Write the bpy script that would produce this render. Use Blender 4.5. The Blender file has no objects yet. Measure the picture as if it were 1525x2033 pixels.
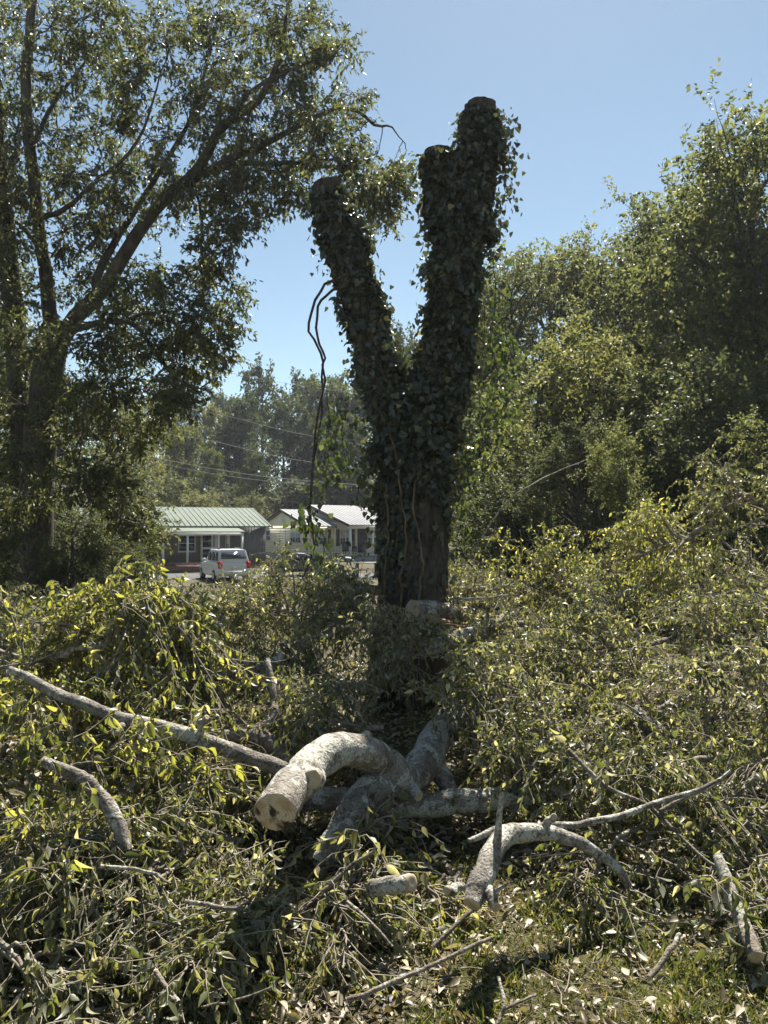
import bpy, math
import numpy as np
from mathutils import Vector, Matrix, Quaternion

SC = bpy.context.scene
COL = SC.collection
rng = np.random.default_rng(11)
R = math.radians

# ------------------------------------------------------------------ camera, sky, sun, exposure
CAMH, F, PITCH = 2.0, 1527.0, R(1.44)
cam = bpy.data.cameras.new('camera'); camo = bpy.data.objects.new('camera', cam); COL.objects.link(camo)
cam.sensor_fit = 'VERTICAL'; cam.sensor_height = 36.0; cam.lens = 36.0 * F / 2033.0
cam.clip_start = 0.05; cam.clip_end = 3000
camo.location = (0, 0, CAMH); camo.rotation_euler = (R(90) + PITCH, 0, 0)
SC.camera = camo

SUN_EL, SUN_AZ = R(54), R(14)          # azimuth measured from +Y towards +X
w = bpy.data.worlds.new('World'); SC.world = w; w.use_nodes = True
nt = w.node_tree; nt.nodes.clear()
out = nt.nodes.new('ShaderNodeOutputWorld'); bg = nt.nodes.new('ShaderNodeBackground')
sky = nt.nodes.new('ShaderNodeTexSky'); sky.sky_type = 'NISHITA'; sky.sun_disc = False
sky.sun_elevation = SUN_EL; sky.sun_rotation = SUN_AZ
sky.air_density = 0.85; sky.dust_density = 0.16; sky.ozone_density = 0.8
bg.inputs['Strength'].default_value = 0.05
tint = nt.nodes.new('ShaderNodeMix'); tint.data_type = 'RGBA'; tint.blend_type = 'MULTIPLY'; tint.inputs[0].default_value = 1; tint.inputs[7].default_value = (1.09, 1.07, .9, 1)
nt.links.new(sky.outputs[0], tint.inputs[6]); nt.links.new(tint.outputs[2], bg.inputs[0]); nt.links.new(bg.outputs[0], out.inputs[0])
sd = Vector((math.sin(SUN_AZ) * math.cos(SUN_EL), math.cos(SUN_AZ) * math.cos(SUN_EL), math.sin(SUN_EL)))
sl = bpy.data.lights.new('sun', 'SUN'); sl.energy = 5.0; sl.angle = R(0.5); sl.color = (1, 0.95, 0.86)
so = bpy.data.objects.new('sun', sl); COL.objects.link(so); so.location = sd * 60
so.rotation_euler = sd.to_track_quat('Z', 'Y').to_euler()
SC.view_settings.view_transform = 'Standard'; SC.view_settings.look = 'None'
SC.view_settings.exposure = 1.62; SC.view_settings.gamma = 1.0
SC.render.engine = 'CYCLES'
SC.cycles.use_denoising = True
SC.cycles.max_bounces = 8; SC.cycles.transparent_max_bounces = 8
SC.cycles.volume_bounces = 0
SC.cycles.caustics_reflective = False; SC.cycles.caustics_refractive = False

# ------------------------------------------------------------------ helpers
def P(px, py, Y):
    """point seen at photo pixel (px,py) at depth Y metres (y axis)"""
    u = (px - 762.5) / F; v = (1016.5 - py) / F
    c, s = math.cos(PITCH), math.sin(PITCH)
    y = c - s * v; z = s + c * v
    k = Y / y
    return np.array((u * k, Y, CAMH + z * k))

def nrm(v):
    return v / np.maximum(np.linalg.norm(v, axis=-1, keepdims=True), 1e-9)

def smoothstep(a, b, x):
    t = np.clip((x - a) / (b - a), 0, 1); return t * t * (3 - 2 * t)

def ground_z(x, y):
    x = np.asarray(x, float); y = np.asarray(y, float)
    z = -0.72 * smoothstep(12, 38, y) + 0.34 * smoothstep(48, 58, y)
    z = z + 0.11 * np.clip(y - 78, 0, 110) * smoothstep(78, 110, y)
    z = z + 0.05 * np.clip(np.abs(x) - 30, 0, 60) * smoothstep(40, 80, y)
    return z

def link(o, parent=None):
    COL.objects.link(o)
    if parent is not None: o.parent = parent
    return o

def mesh(name, V, FS, mat, smooth=False):
    """FS: list of int arrays (M,k)"""
    me = bpy.data.meshes.new(name)
    V = np.ascontiguousarray(V, np.float32).reshape(-1, 3)
    me.vertices.add(len(V)); me.vertices.foreach_set('co', V.ravel())
    FS = [np.asarray(f, np.int32) for f in FS if len(f)]
    loops = np.concatenate([f.ravel() for f in FS]).astype(np.int32)
    tot = np.concatenate([np.full(len(f), f.shape[1], np.int32) for f in FS])
    st = np.concatenate([[0], np.cumsum(tot)[:-1]]).astype(np.int32)
    me.loops.add(len(loops)); me.loops.foreach_set('vertex_index', loops)
    me.polygons.add(len(tot)); me.polygons.foreach_set('loop_start', st); me.polygons.foreach_set('loop_total', tot)
    if smooth: me.polygons.foreach_set('use_smooth', np.ones(len(tot), bool))
    me.update(calc_edges=True)
    for m in (mat if isinstance(mat, (list, tuple)) else [mat]):
        me.materials.append(m)
    return me

def obj(name, V, FS, mat, parent=None, smooth=False, off=None):
    V = np.asarray(V, float).reshape(-1, 3)
    if off is not None: V = V - np.asarray(off)
    return link(bpy.data.objects.new(name, mesh(name, V, FS, mat, smooth)), parent)

def tag(o, label=None, cat=None, group=None, kind=None):
    if label: o['label'] = label
    if cat: o['category'] = cat
    if group: o['group'] = group
    if kind: o['kind'] = kind
    return o

def thing(name, label, cat, loc=(0, 0, 0), rz=0.0, group=None):
    o = bpy.data.objects.new(name, None); COL.objects.link(o)
    o.location = [float(q) for q in loc]; o.rotation_euler = (0, 0, rz); o.empty_display_size = 0.1
    return tag(o, label, cat, group)

def spawn(Pp, n, t=(0.2, 1.0), ang=(30, 70), length=(0.5, 1.0), K=5, droop=0.1, wander=0.15, up=0.0, lenfac=None):
    N, Kp = Pp.shape[:2]
    idx = np.repeat(np.arange(N), n); M = N * n
    tt = (np.tile(np.arange(n), N) + rng.random(M)) / n
    tt = t[0] + (t[1] - t[0]) * tt
    f = np.clip(tt * (Kp - 1), 0, Kp - 1.001); i = f.astype(int); a = (f - i)[:, None]
    p0, p1 = Pp[idx, i], Pp[idx, i + 1]
    s = p0 * (1 - a) + p1 * a; tan = nrm(p1 - p0)
    r = rng.normal(size=(M, 3)); per = nrm(r - (r * tan).sum(1, keepdims=True) * tan)
    A = np.radians(rng.uniform(ang[0], ang[1], M))[:, None]
    d = tan * np.cos(A) + per * np.sin(A); d[:, 2] += up; d = nrm(d)
    L = rng.uniform(length[0], length[1], M)
    if lenfac is not None: L = L * lenfac(tt)
    st = (L / (K - 1))[:, None]
    pts = [s]
    for k in range(K - 1):
        s = s + d * st; pts.append(s)
        d = d + rng.normal(size=(M, 3)) * wander; d[:, 2] -= droop; d = nrm(d)
    return np.stack(pts, 1), idx, tt

def tubes(Pt, Rd, sides=4):
    """Pt (N,K,3), Rd (N,K) -> V, F(quads)"""
    N, K = Pt.shape[:2]
    T = nrm(np.gradient(Pt, axis=1))
    mt = nrm(T.mean(1))
    ref = np.where((np.abs(mt[:, 2]) < 0.8)[:, None], [[0, 0, 1.0]], [[1.0, 0.12, 0]])[:, None, :]
    u = nrm(np.cross(T, ref)); v = np.cross(T, u)
    a = np.arange(sides) * 2 * math.pi / sides
    V = Pt[:, :, None] + Rd[:, :, None, None] * (np.cos(a)[None, None, :, None] * u[:, :, None] + np.sin(a)[None, None, :, None] * v[:, :, None])
    base = (np.arange(N)[:, None, None] * K + np.arange(K - 1)[None, :, None]) * sides
    j = np.arange(sides)[None, None, :]; j2 = (j + 1) % sides
    Fq = np.stack([base + j, base + j2, base + sides + j2, base + sides + j], -1).reshape(-1, 4)
    return V.reshape(-1, 3), Fq

def taper(N, K, r0, r1):
    r0 = np.broadcast_to(np.asarray(r0, float).reshape(-1), (N,)) if np.ndim(r0) else np.full(N, r0)
    t = np.linspace(0, 1, K)[None]
    return r0[:, None] * (1 - t) + r1 * t

class Bag:
    def __init__(s): s.V = []; s.F = []; s.n = 0
    def add(s, V, Fc):
        s.V.append(np.asarray(V).reshape(-1, 3)); s.F.append(np.asarray(Fc) + s.n); s.n += len(s.V[-1]); return s
    def obj(s, name, mat, parent=None, smooth=False, off=None):
        return obj(name, np.concatenate(s.V), s.F, mat, parent, smooth, off)

# leaf templates: along +Y, normal +Z, unit length
def tpl_quad(wd=0.5, fold=0.1):
    V = np.array([[0, 0, 0], [wd / 2, .45, fold], [0, 1, -.06], [-wd / 2, .45, fold]], float)
    return V, np.array([[0, 1, 2], [0, 2, 3]])
def tpl_leaf(wd=0.45, fold=0.12, curl=0.25, twist=0.0, far=False):
    st = [(0.0, 0.02), (0.14, .36), (0.36, .5), (0.66, .3), (1.0, 0.0)] if not far else [(0.0, .06), (0.38, .5), (1.0, 0.0)]
    V = []
    for t, h in st:
        z = -curl * t * t; y = t - 0.35 * curl * t * t
        tw = twist * t
        for s in (-1, 0, 1):
            dx = s * h * wd; dz = fold * abs(s) * h
            V.append([dx * math.cos(tw), y, z + dz + dx * math.sin(tw)])
    V = np.array(V); T = []
    for k in range(len(st) - 1):
        a = k * 3
        for s in (0, 1):
            q = [a + s, a + s + 1, a + 4 + s, a + 3 + s]
            if k == len(st) - 2: T.append([q[0], q[1], a + 4])
            else: T += [[q[0], q[1], q[2]], [q[0], q[2], q[3]]]
    return V, np.array(T)
def tpl_ivy():
    pts = [(0, 0), (.34, -.08), (.5, .22), (.36, .5), (.3, .62), (0, 1)]
    V = [[0, .3, -.05]] + [[x, y, .06 * (x > .2) - .1 * (y > .9)] for x, y in pts] + [[-x, y, .06 * (x > .2)] for x, y in pts[1:-1]][::-1]
    n = len(V) - 1
    return np.array(V, float), np.array([[0, 1 + i, 1 + (i + 1) % n] for i in range(n)])

def place(tp, pos, d, up, L, W=1.0):
    tv, tf = tp
    N = len(pos)
    y = nrm(d); x = nrm(np.cross(y, up)); z = np.cross(x, y)
    L = np.broadcast_to(np.asarray(L, float), (N,)); W = np.broadcast_to(np.asarray(W, float), (N,))
    V = pos[:, None] + L[:, None, None] * (tv[None, :, 0, None] * x[:, None] * W[:, None, None] + tv[None, :, 1, None] * y[:, None] + tv[None, :, 2, None] * z[:, None])
    Fc = tf[None] + (np.arange(N) * len(tv))[:, None, None]
    return V.reshape(-1, 3), Fc.reshape(-1, tf.shape[1])

def on_paths(Pp, n, t=(0.1, 1.0)):
    N, Kp = Pp.shape[:2]
    idx = np.repeat(np.arange(N), n); M = N * n
    tt = t[0] + (t[1] - t[0]) * (np.tile(np.arange(n), N) + rng.random(M)) / n
    f = np.clip(tt * (Kp - 1), 0, Kp - 1.001); i = f.astype(int); a = (f - i)[:, None]
    return Pp[idx, i] * (1 - a) + Pp[idx, i + 1] * a, nrm(Pp[idx, i + 1] - Pp[idx, i]), idx

def catmull(pts, n):
    pts = np.asarray(pts, float)
    q = np.vstack([2 * pts[0] - pts[1], pts, 2 * pts[-1] - pts[-2]])
    t = np.linspace(0, len(pts) - 1 - 1e-6, n); i = t.astype(int); a = (t - i)[:, None]
    p0, p1, p2, p3 = q[i], q[i + 1], q[i + 2], q[i + 3]
    return 0.5 * (2 * p1 + (p2 - p0) * a + (2 * p0 - 5 * p1 + 4 * p2 - p3) * a ** 2 + (3 * p1 - p0 - 3 * p2 + p3) * a ** 3)

# ------------------------------------------------------------------ materials
def nodes(name):
    m = bpy.data.materials.new(name); m.use_nodes = True
    t = m.node_tree; t.nodes.clear()
    return m, t, (lambda k: t.nodes.new('ShaderNode' + k)), t.links.new
def ramp(n, stops):
    c = n.color_ramp
    while len(c.elements) > 1: c.elements.remove(c.elements[-1])
    c.elements[0].position = stops[0][0]; c.elements[0].color = (*stops[0][1], 1)
    for p, col in stops[1:]:
        e = c.elements.new(p); e.color = (*col, 1)
def leaf_mat(name, stops, trans=0.45, tcol=1.6, back=None, rough=0.45, spec=0.4, yellow=(1.1, 1.05, 0.45)):
    m, t, N, L = nodes(name)
    o = N('OutputMaterial'); g = N('NewGeometry'); oi = N('ObjectInfo')
    ad = N('Math'); ad.operation = 'ADD'; fr = N('Math'); fr.operation = 'FRACT'
    L(g.outputs['Random Per Island'], ad.inputs[0]); L(oi.outputs['Random'], ad.inputs[1]); L(ad.outputs[0], fr.inputs[0])
    cr = N('ValToRGB'); ramp(cr, stops); L(fr.outputs[0], cr.inputs[0])
    col = cr.outputs[0]
    if back:
        mx = N('Mix'); mx.data_type = 'RGBA'; L(g.outputs['Backfacing'], mx.inputs[0]); L(col, mx.inputs[6]); mx.inputs[7].default_value = (*back, 1)
        col = mx.outputs[2]
    bs = N('BsdfPrincipled'); bs.inputs['Roughness'].default_value = rough; bs.inputs['Specular IOR Level'].default_value = spec
    L(col, bs.inputs['Base Color'])
    tr = N('BsdfTranslucent'); mul = N('Mix'); mul.data_type = 'RGBA'; mul.blend_type = 'MULTIPLY'; mul.inputs[0].default_value = 1
    L(cr.outputs[0], mul.inputs[6]); mul.inputs[7].default_value = (tcol * yellow[0], tcol * yellow[1], tcol * yellow[2], 1)
    L(mul.outputs[2], tr.inputs['Color'])
    ms = N('MixShader'); ms.inputs[0].default_value = trans
    L(bs.outputs[0], ms.inputs[1]); L(tr.outputs[0], ms.inputs[2]); L(ms.outputs[0], o.inputs['Surface'])
    return m
def bark_mat(name, base, dark, lichen=None, lich_amt=0.5, scale=6, stretch=(1, 1, 1), bump=0.5):
    m, t, N, L = nodes(name)
    o = N('OutputMaterial'); bs = N('BsdfPrincipled'); bs.inputs['Roughness'].default_value = 0.85; bs.inputs['Specular IOR Level'].default_value = 0.2
    tc = N('TexCoord'); mp = N('Mapping'); mp.inputs['Scale'].default_value = stretch; L(tc.outputs['Object'], mp.inputs[0])
    n1 = N('TexNoise'); n1.inputs['Scale'].default_value = scale; n1.inputs['Detail'].default_value = 8; n1.inputs['Roughness'].default_value = .65
    L(mp.outputs[0], n1.inputs['Vector'])
    cr = N('ValToRGB'); ramp(cr, [(0.36, dark), (0.62, base)]); L(n1.outputs[0], cr.inputs[0]); col = cr.outputs[0]
    if lichen:
        n2 = N('TexNoise'); n2.inputs['Scale'].default_value = scale * 1.3; n2.inputs['Detail'].default_value = 9; n2.inputs['Roughness'].default_value = .72; n2.inputs['Distortion'].default_value = .6
        L(tc.outputs['Object'], n2.inputs['Vector'])
        c2 = N('ValToRGB'); ramp(c2, [(0.62 - lich_amt * .25, (0, 0, 0)), (0.67 - lich_amt * .25, (1, 1, 1))]); n4 = N('TexNoise'); n4.inputs['Scale'].default_value = 2.6; n4.inputs['Detail'].default_value = 3; L(tc.outputs['Object'], n4.inputs['Vector']); m4 = N('Math'); m4.operation = 'MULTIPLY_ADD'; L(n4.outputs[0], m4.inputs[0]); m4.inputs[1].default_value = .55; L(n2.outputs[0], m4.inputs[2]); m5 = N('Math'); m5.operation = 'SUBTRACT'; L(m4.outputs[0], m5.inputs[0]); m5.inputs[1].default_value = .275; L(m5.outputs[0], c2.inputs[0])
        mx = N('Mix'); mx.data_type = 'RGBA'; L(c2.outputs[0], mx.inputs[0]); L(col, mx.inputs[6]); mx.inputs[7].default_value = (*lichen, 1); col = mx.outputs[2]
        n3 = N('TexNoise'); n3.inputs['Scale'].default_value = scale * 9; n3.inputs['Detail'].default_value = 5; L(tc.outputs['Object'], n3.inputs['Vector'])
        c3 = N('ValToRGB'); ramp(c3, [(0.36, (.3, .27, .24)), (.5, (1, 1, 1))]); L(n3.outputs[0], c3.inputs[0])
        m3 = N('Mix'); m3.data_type = 'RGBA'; m3.blend_type = 'MULTIPLY'; m3.inputs[0].default_value = .8; L(col, m3.inputs[6]); L(c3.outputs[0], m3.inputs[7]); col = m3.outputs[2]
    L(col, bs.inputs['Base Color'])
    bp = N('Bump'); bp.inputs['Strength'].default_value = bump; bp.inputs['Distance'].default_value = 0.02
    hb = n1.outputs[0]
    if lichen:
        ma = N('Math'); ma.operation = 'MULTIPLY_ADD'; L(n3.outputs[0], ma.inputs[0]); ma.inputs[1].default_value = .5; L(n1.outputs[0], ma.inputs[2]); hb = ma.outputs[0]
    L(hb, bp.inputs['Height']); L(bp.outputs[0], bs.inputs['Normal'])
    L(bs.outputs[0], o.inputs['Surface'])
    return m
def plain(name, col, rough=0.6, var=0.12, scale=3.0, metal=0.0, spec=0.4):
    m, t, N, L = nodes(name)
    o = N('OutputMaterial'); bs = N('BsdfPrincipled'); bs.inputs['Roughness'].default_value = rough; bs.inputs['Metallic'].default_value = metal
    bs.inputs['Specular IOR Level'].default_value = spec
    tc = N('TexCoord'); n = N('TexNoise'); n.inputs['Scale'].default_value = scale; n.inputs['Detail'].default_value = 6; L(tc.outputs['Object'], n.inputs['Vector'])
    cr = N('ValToRGB'); ramp(cr, [(0.3, tuple(c * (1 - var) for c in col)), (0.7, tuple(min(1, c * (1 + var)) for c in col))]); L(n.outputs[0], cr.inputs[0])
    L(cr.outputs[0], bs.inputs['Base Color']); L(bs.outputs[0], o.inputs['Surface'])
    return m
def ground_mat():
    m, t, N, L = nodes('lawn_soil')
    o = N('OutputMaterial'); bs = N('BsdfPrincipled'); bs.inputs['Roughness'].default_value = .95; bs.inputs['Specular IOR Level'].default_value = .1
    tc = N('TexCoord')
    n = N('TexNoise'); n.inputs['Scale'].default_value = .9; n.inputs['Detail'].default_value = 10; n.inputs['Roughness'].default_value = .7; L(tc.outputs['Object'], n.inputs['Vector'])
    n2 = N('TexNoise'); n2.inputs['Scale'].default_value = 40; n2.inputs['Detail'].default_value = 6; L(tc.outputs['Object'], n2.inputs['Vector'])
    mx = N('Mix'); mx.data_type = 'FLOAT'; mx.inputs[0].default_value = .45; L(n.outputs[0], mx.inputs[2]); L(n2.outputs[0], mx.inputs[3])
    cr = N('ValToRGB'); ramp(cr, [(.36, (.04, .03, .02)), (.46, (.075, .058, .036)), (.52, (.085, .078, .042)), (.6, (.085, .095, .04)), (.68, (.13, .115, .07))]); L(mx.outputs[0], cr.inputs[0])
    L(cr.outputs[0], bs.inputs['Base Color'])
    b = N('Bump'); b.inputs['Strength'].default_value = 1.0; b.inputs['Distance'].default_value = .03; L(n2.outputs[0], b.inputs['Height']); L(b.outputs[0], bs.inputs['Normal'])
    L(bs.outputs[0], o.inputs['Surface'])
    return m
def cut_mat(name, c1, c2, rot=None):
    m, t, N, L = nodes(name)
    o = N('OutputMaterial'); bs = N('BsdfPrincipled'); bs.inputs['Roughness'].default_value = .8; bs.inputs['Specular IOR Level'].default_value = .2
    tc = N('TexCoord'); n = N('TexNoise'); n.inputs['Scale'].default_value = 14; n.inputs['Detail'].default_value = 7; L(tc.outputs['Object'], n.inputs['Vector'])
    cr = N('ValToRGB'); ramp(cr, [(.38, c2), (.55, c1)]); L(n.outputs[0], cr.inputs[0]); col = cr.outputs[0]
    if rot:
        n2 = N('TexNoise'); n2.inputs['Scale'].default_value = 9; n2.inputs['Detail'].default_value = 6; n2.inputs['Distortion'].default_value = .8; L(tc.outputs['Object'], n2.inputs['Vector'])
        c2_ = N('ValToRGB'); ramp(c2_, [(.52, (0, 0, 0)), (.6, (1, 1, 1))]); sx_ = N('SeparateXYZ'); L(tc.outputs['Generated'], sx_.inputs[0]); ma_ = N('Math'); ma_.operation = 'MULTIPLY_ADD'; L(sx_.outputs[2], ma_.inputs[0]); ma_.inputs[1].default_value = -.42; ma_.use_clamp = False; a2_ = N('Math'); a2_.operation = 'ADD'; a2_.inputs[1].default_value = .19; L(n2.outputs[0], ma_.inputs[2]); L(ma_.outputs[0], a2_.inputs[0]); L(a2_.outputs[0], c2_.inputs[0])
        mx = N('Mix'); mx.data_type = 'RGBA'; L(c2_.outputs[0], mx.inputs[0]); L(col, mx.inputs[6]); mx.inputs[7].default_value = (*rot, 1); col = mx.outputs[2]
    vs = N('VectorMath'); vs.operation = 'SUBTRACT'; vs.inputs[1].default_value = (.5, .5, .5); L(tc.outputs['Generated'], vs.inputs[0])
    ln = N('VectorMath'); ln.operation = 'LENGTH'; L(vs.outputs[0], ln.inputs[0])
    am = N('Math'); am.operation = 'MULTIPLY_ADD'; am.inputs[1].default_value = .12; L(n.outputs[0], am.inputs[0]); L(ln.outputs['Value'], am.inputs[2])
    sn = N('Math'); sn.operation = 'SINE'; mu = N('Math'); mu.operation = 'MULTIPLY'; mu.inputs[1].default_value = 95; L(am.outputs[0], mu.inputs[0]); L(mu.outputs[0], sn.inputs[0])
    rr_ = N('ValToRGB'); ramp(rr_, [(.0, (.78, .72, .64)), (.8, (1, 1, 1))]); L(sn.outputs[0], rr_.inputs[0])
    mm = N('Mix'); mm.data_type = 'RGBA'; mm.blend_type = 'MULTIPLY'; mm.inputs[0].default_value = .8; L(col, mm.inputs[6]); L(rr_.outputs[0], mm.inputs[7]); col = mm.outputs[2]
    L(col, bs.inputs['Base Color']); L(bs.outputs[0], o.inputs['Surface'])
    return m
def glass_mat():
    m, t, N, L = nodes('window_glass')
    o = N('OutputMaterial'); bs = N('BsdfPrincipled'); bs.inputs['Base Color'].default_value = (.03, .035, .045, 1); bs.inputs['Roughness'].default_value = .06
    bs.inputs['Specular IOR Level'].default_value = .7
    L(bs.outputs[0], o.inputs['Surface']); return m

M = {}
M['ground'] = ground_mat()
M['grass'] = leaf_mat('grass_blades', [(0, (.052, .07, .024)), (.5, (.09, .112, .036)), (.75, (.135, .145, .055)), (.88, (.22, .19, .10)), (1, (.32, .27, .17))], trans=.35, tcol=1.7, spec=.2)
M['wilt'] = leaf_mat('wilted_leaves', [(0, (.032, .038, .019)), (.25, (.064, .072, .029)), (.55, (.10, .108, .04)), (.72, (.135, .135, .058)), (.83, (.19, .172, .10)), (.93, (.27, .24, .17)), (1, (.38, .345, .27))], trans=.42, tcol=2.2, back=(.21, .212, .15), rough=.42, spec=.5, yellow=(1.03, 1.05, .52))
M['fresh'] = leaf_mat('yellow_green_leaves', [(0, (.05, .058, .022)), (.4, (.10, .11, .034)), (.7, (.15, .15, .046)), (.88, (.22, .195, .09)), (1, (.32, .285, .19))], trans=.5, tcol=2.6, back=(.21, .21, .14), rough=.4, spec=.5, yellow=(1.05, 1.05, .45))
M['litter'] = leaf_mat('dry_leaves', [(0, (.07, .05, .03)), (.4, (.16, .13, .08)), (.7, (.3, .255, .18)), (.93, (.4, .36, .26)), (1, (.35, .25, .04))], trans=.2, tcol=1.2, spec=.3)
M['ivy'] = leaf_mat('ivy_leaves', [(0, (0.030, 0.037, 0.026)), (.6, (0.049, 0.058, 0.041)), (.95, (0.082, 0.089, 0.062)), (1, (0.246, 0.210, 0.078))], trans=.25, tcol=1.7, back=(.075, .085, .065), rough=.4, spec=.5)
M['ivylight'] = leaf_mat('hanging_ivy_leaves', [(0, (.034, .045, .02)), (.6, (.058, .074, .03)), (.95, (.10, .115, .045)), (1, (.15, .16, .06))], trans=.38, tcol=1.8, spec=.4, yellow=(1.02, 1.08, .55))
M['oak'] = leaf_mat('big_tree_leaves', [(0, (0.036, 0.044, 0.024)), (.5, (0.063, 0.070, 0.034)), (.85, (0.095, 0.094, 0.045)), (1, (0.145, 0.115, 0.060))], trans=.42, tcol=2.1, spec=.3, yellow=(1.0, 1.05, .55))
for k, st in {'woodA': [(0, (0.048, 0.058, 0.025)), (.6, (0.084, 0.095, 0.037)), (1, (0.132, 0.130, 0.056))],
              'woodB': [(0, (0.055, 0.065, 0.026)), (.6, (0.099, 0.105, 0.041)), (1, (0.154, 0.145, 0.060))],
              'woodC': [(0, (0.075, 0.078, 0.030)), (.6, (0.130, 0.127, 0.046)), (1, (0.190, 0.167, 0.063))],
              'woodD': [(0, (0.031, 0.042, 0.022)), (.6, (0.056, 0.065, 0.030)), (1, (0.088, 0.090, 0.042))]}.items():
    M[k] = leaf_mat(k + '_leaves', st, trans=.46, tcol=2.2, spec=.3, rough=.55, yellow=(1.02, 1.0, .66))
M['bark'] = bark_mat('tree_bark', (.10, .085, .07), (.035, .028, .022), scale=5, stretch=(1, 1, .25))
M['oldbark'] = bark_mat('furrowed_bark', (.085, .07, .058), (.024, .019, .015), scale=11, stretch=(1.5, 1.5, .35), bump=1.0)
M['log'] = bark_mat('lichen_bark', (.25, .225, .19), (.11, .093, .075), lichen=(.385, .375, .325), lich_amt=.5, scale=8, bump=1.0)
M['log2'] = bark_mat('grey_bark', (.245, .21, .17), (.11, .088, .068), lichen=(.38, .365, .30), lich_amt=.42, scale=9, bump=.9)
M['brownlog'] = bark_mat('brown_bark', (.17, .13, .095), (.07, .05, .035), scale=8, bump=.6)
M['twig'] = bark_mat('twig_bark', (.27, .235, .185), (.12, .095, .07), scale=12, bump=.2)
M['vine'] = bark_mat('vine_bark', (.08, .06, .05), (.03, .024, .02), scale=12)
M['cut'] = cut_mat('sawn_wood', (.46, .39, .28), (.34, .265, .17))
M['cutrot'] = cut_mat('sawn_wood_with_rot', (.50, .42, .30), (.36, .26, .16), rot=(.045, .034, .026))
M['split'] = cut_mat('torn_orange_wood', (.32, .19, .09), (.2, .11, .05))

# ------------------------------------------------------------------ ground
xs = np.concatenate([np.linspace(-420, -60, 12), np.linspace(-50, 50, 41), np.linspace(60, 420, 12)])
ys = np.concatenate([np.linspace(-60, 0, 6), np.linspace(2, 130, 65), np.linspace(150, 560, 14)])
XX, YY = np.meshgrid(xs, ys); ZZ = ground_z(XX, np.minimum(YY, 330))
nx = len(xs); ii, jj = np.meshgrid(np.arange(len(ys) - 1), np.arange(nx - 1), indexing='ij'); b = (ii * nx + jj).ravel()
tag(obj('ground', np.stack([XX, YY, ZZ], -1), [np.stack([b, b + 1, b + nx + 1, b + nx], -1)], M['ground'], smooth=True), kind='structure')
M['asphalt'] = plain('asphalt', (.055, .055, .055), .9, .2, 8)
rx = np.linspace(-120, 120, 61); rv = []
for x in rx:
    for y in (43.6, 49.0): rv.append((x, y, float(ground_z(x, y)) + .03))
rv = np.array(rv); k = np.arange(60) * 2
tag(obj('road', rv, [np.stack([k, k + 2, k + 3, k + 1], -1)], M['asphalt']), kind='structure')

# ------------------------------------------------------------------ tree generator (woods)
def make_tree_meshes(H, cb, cr, nl, nb, ntw, nlf, ls, leafm, lean=.02, seed=0, leafW=1.0, tip=.35):
    """returns trunk mesh, crown mesh; cb crown base fraction, cr crown radius"""
    global rng
    keep = rng; rng = np.random.default_rng(seed)
    K = 10
    z = np.linspace(0, 1, K); tr = np.zeros((1, K, 3)); tr[0, :, 2] = z * H * .93
    tr[0, :, :2] = np.cumsum(rng.normal(size=(K, 2)) * lean * H / 3, 0) * z[:, None]
    r0 = H * .017 + .05
    prof = lambda t: .35 + .65 * np.sin(np.pi * np.clip((t - cb) / (1 - cb) * .8 + .18, 0, 1)) ** .8
    lim, _, _ = spawn(tr, nl, (cb, .99), (45, 85), (cr * .75, cr * 1.15), 6, -.05, .16, .25, prof)
    # the limb tops: shorter
    br, bi, bt = spawn(lim, nb, (.25, 1), (25, 75), (cr * .28, cr * .5), 5, .02, .2, .1)
    tw, ti, _ = spawn(br, ntw, (.15, 1), (20, 80), (cr * .12, cr * .26), 4, .06, .25, 0)
    bag = Bag(); bag.add(*tubes(tr, taper(1, K, r0, r0 * .2), 8))
    bag.add(*tubes(lim, taper(len(lim), 6, r0 * .3, r0 * .06), 5)); bag.add(*tubes(br, taper(len(br), 5, r0 * .08, r0 * .02), 3))
    p, d, _ = on_paths(tw, nlf, (0.1, 1.05)); n = len(p)
    p = p + rng.normal(size=(n, 3)) * ls * tip
    dd = d * .5 + rng.normal(size=(n, 3)) * .7 + [0, 0, -.25]
    V, Fc = place(tpl_quad(.55, .1), p, dd, rng.normal(size=(n, 3)) + [0, 0, .9], rng.uniform(.7, 1.25, n) * ls)
    tm = mesh('trunk', np.concatenate(bag.V), bag.F, M['bark'], True); cm = mesh('crown', V, [Fc], leafm)
    rng = keep
    return tm, cm, H
near_var = [make_tree_meshes(14, .22, 4.2, 22, 8, 6, 20, .17, M['woodA'], seed=1),
            make_tree_meshes(14, .18, 3.8, 24, 8, 6, 20, .16, M['woodB'], seed=2),
            make_tree_meshes(14, .25, 4.6, 20, 9, 6, 20, .18, M['woodD'], seed=3)]
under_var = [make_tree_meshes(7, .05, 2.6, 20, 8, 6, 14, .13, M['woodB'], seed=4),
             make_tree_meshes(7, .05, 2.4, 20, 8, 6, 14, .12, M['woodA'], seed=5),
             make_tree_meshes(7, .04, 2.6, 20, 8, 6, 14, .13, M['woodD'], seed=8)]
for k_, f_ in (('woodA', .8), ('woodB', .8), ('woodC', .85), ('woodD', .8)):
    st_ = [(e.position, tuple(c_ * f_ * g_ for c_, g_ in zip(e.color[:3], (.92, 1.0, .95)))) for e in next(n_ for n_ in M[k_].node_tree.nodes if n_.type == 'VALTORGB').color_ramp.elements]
    M[k_ + 'far'] = leaf_mat(k_ + '_far_leaves', st_, trans=.4, tcol=2.0, spec=.2, rough=.6, yellow=(1.0, 1.02, .62))
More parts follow.
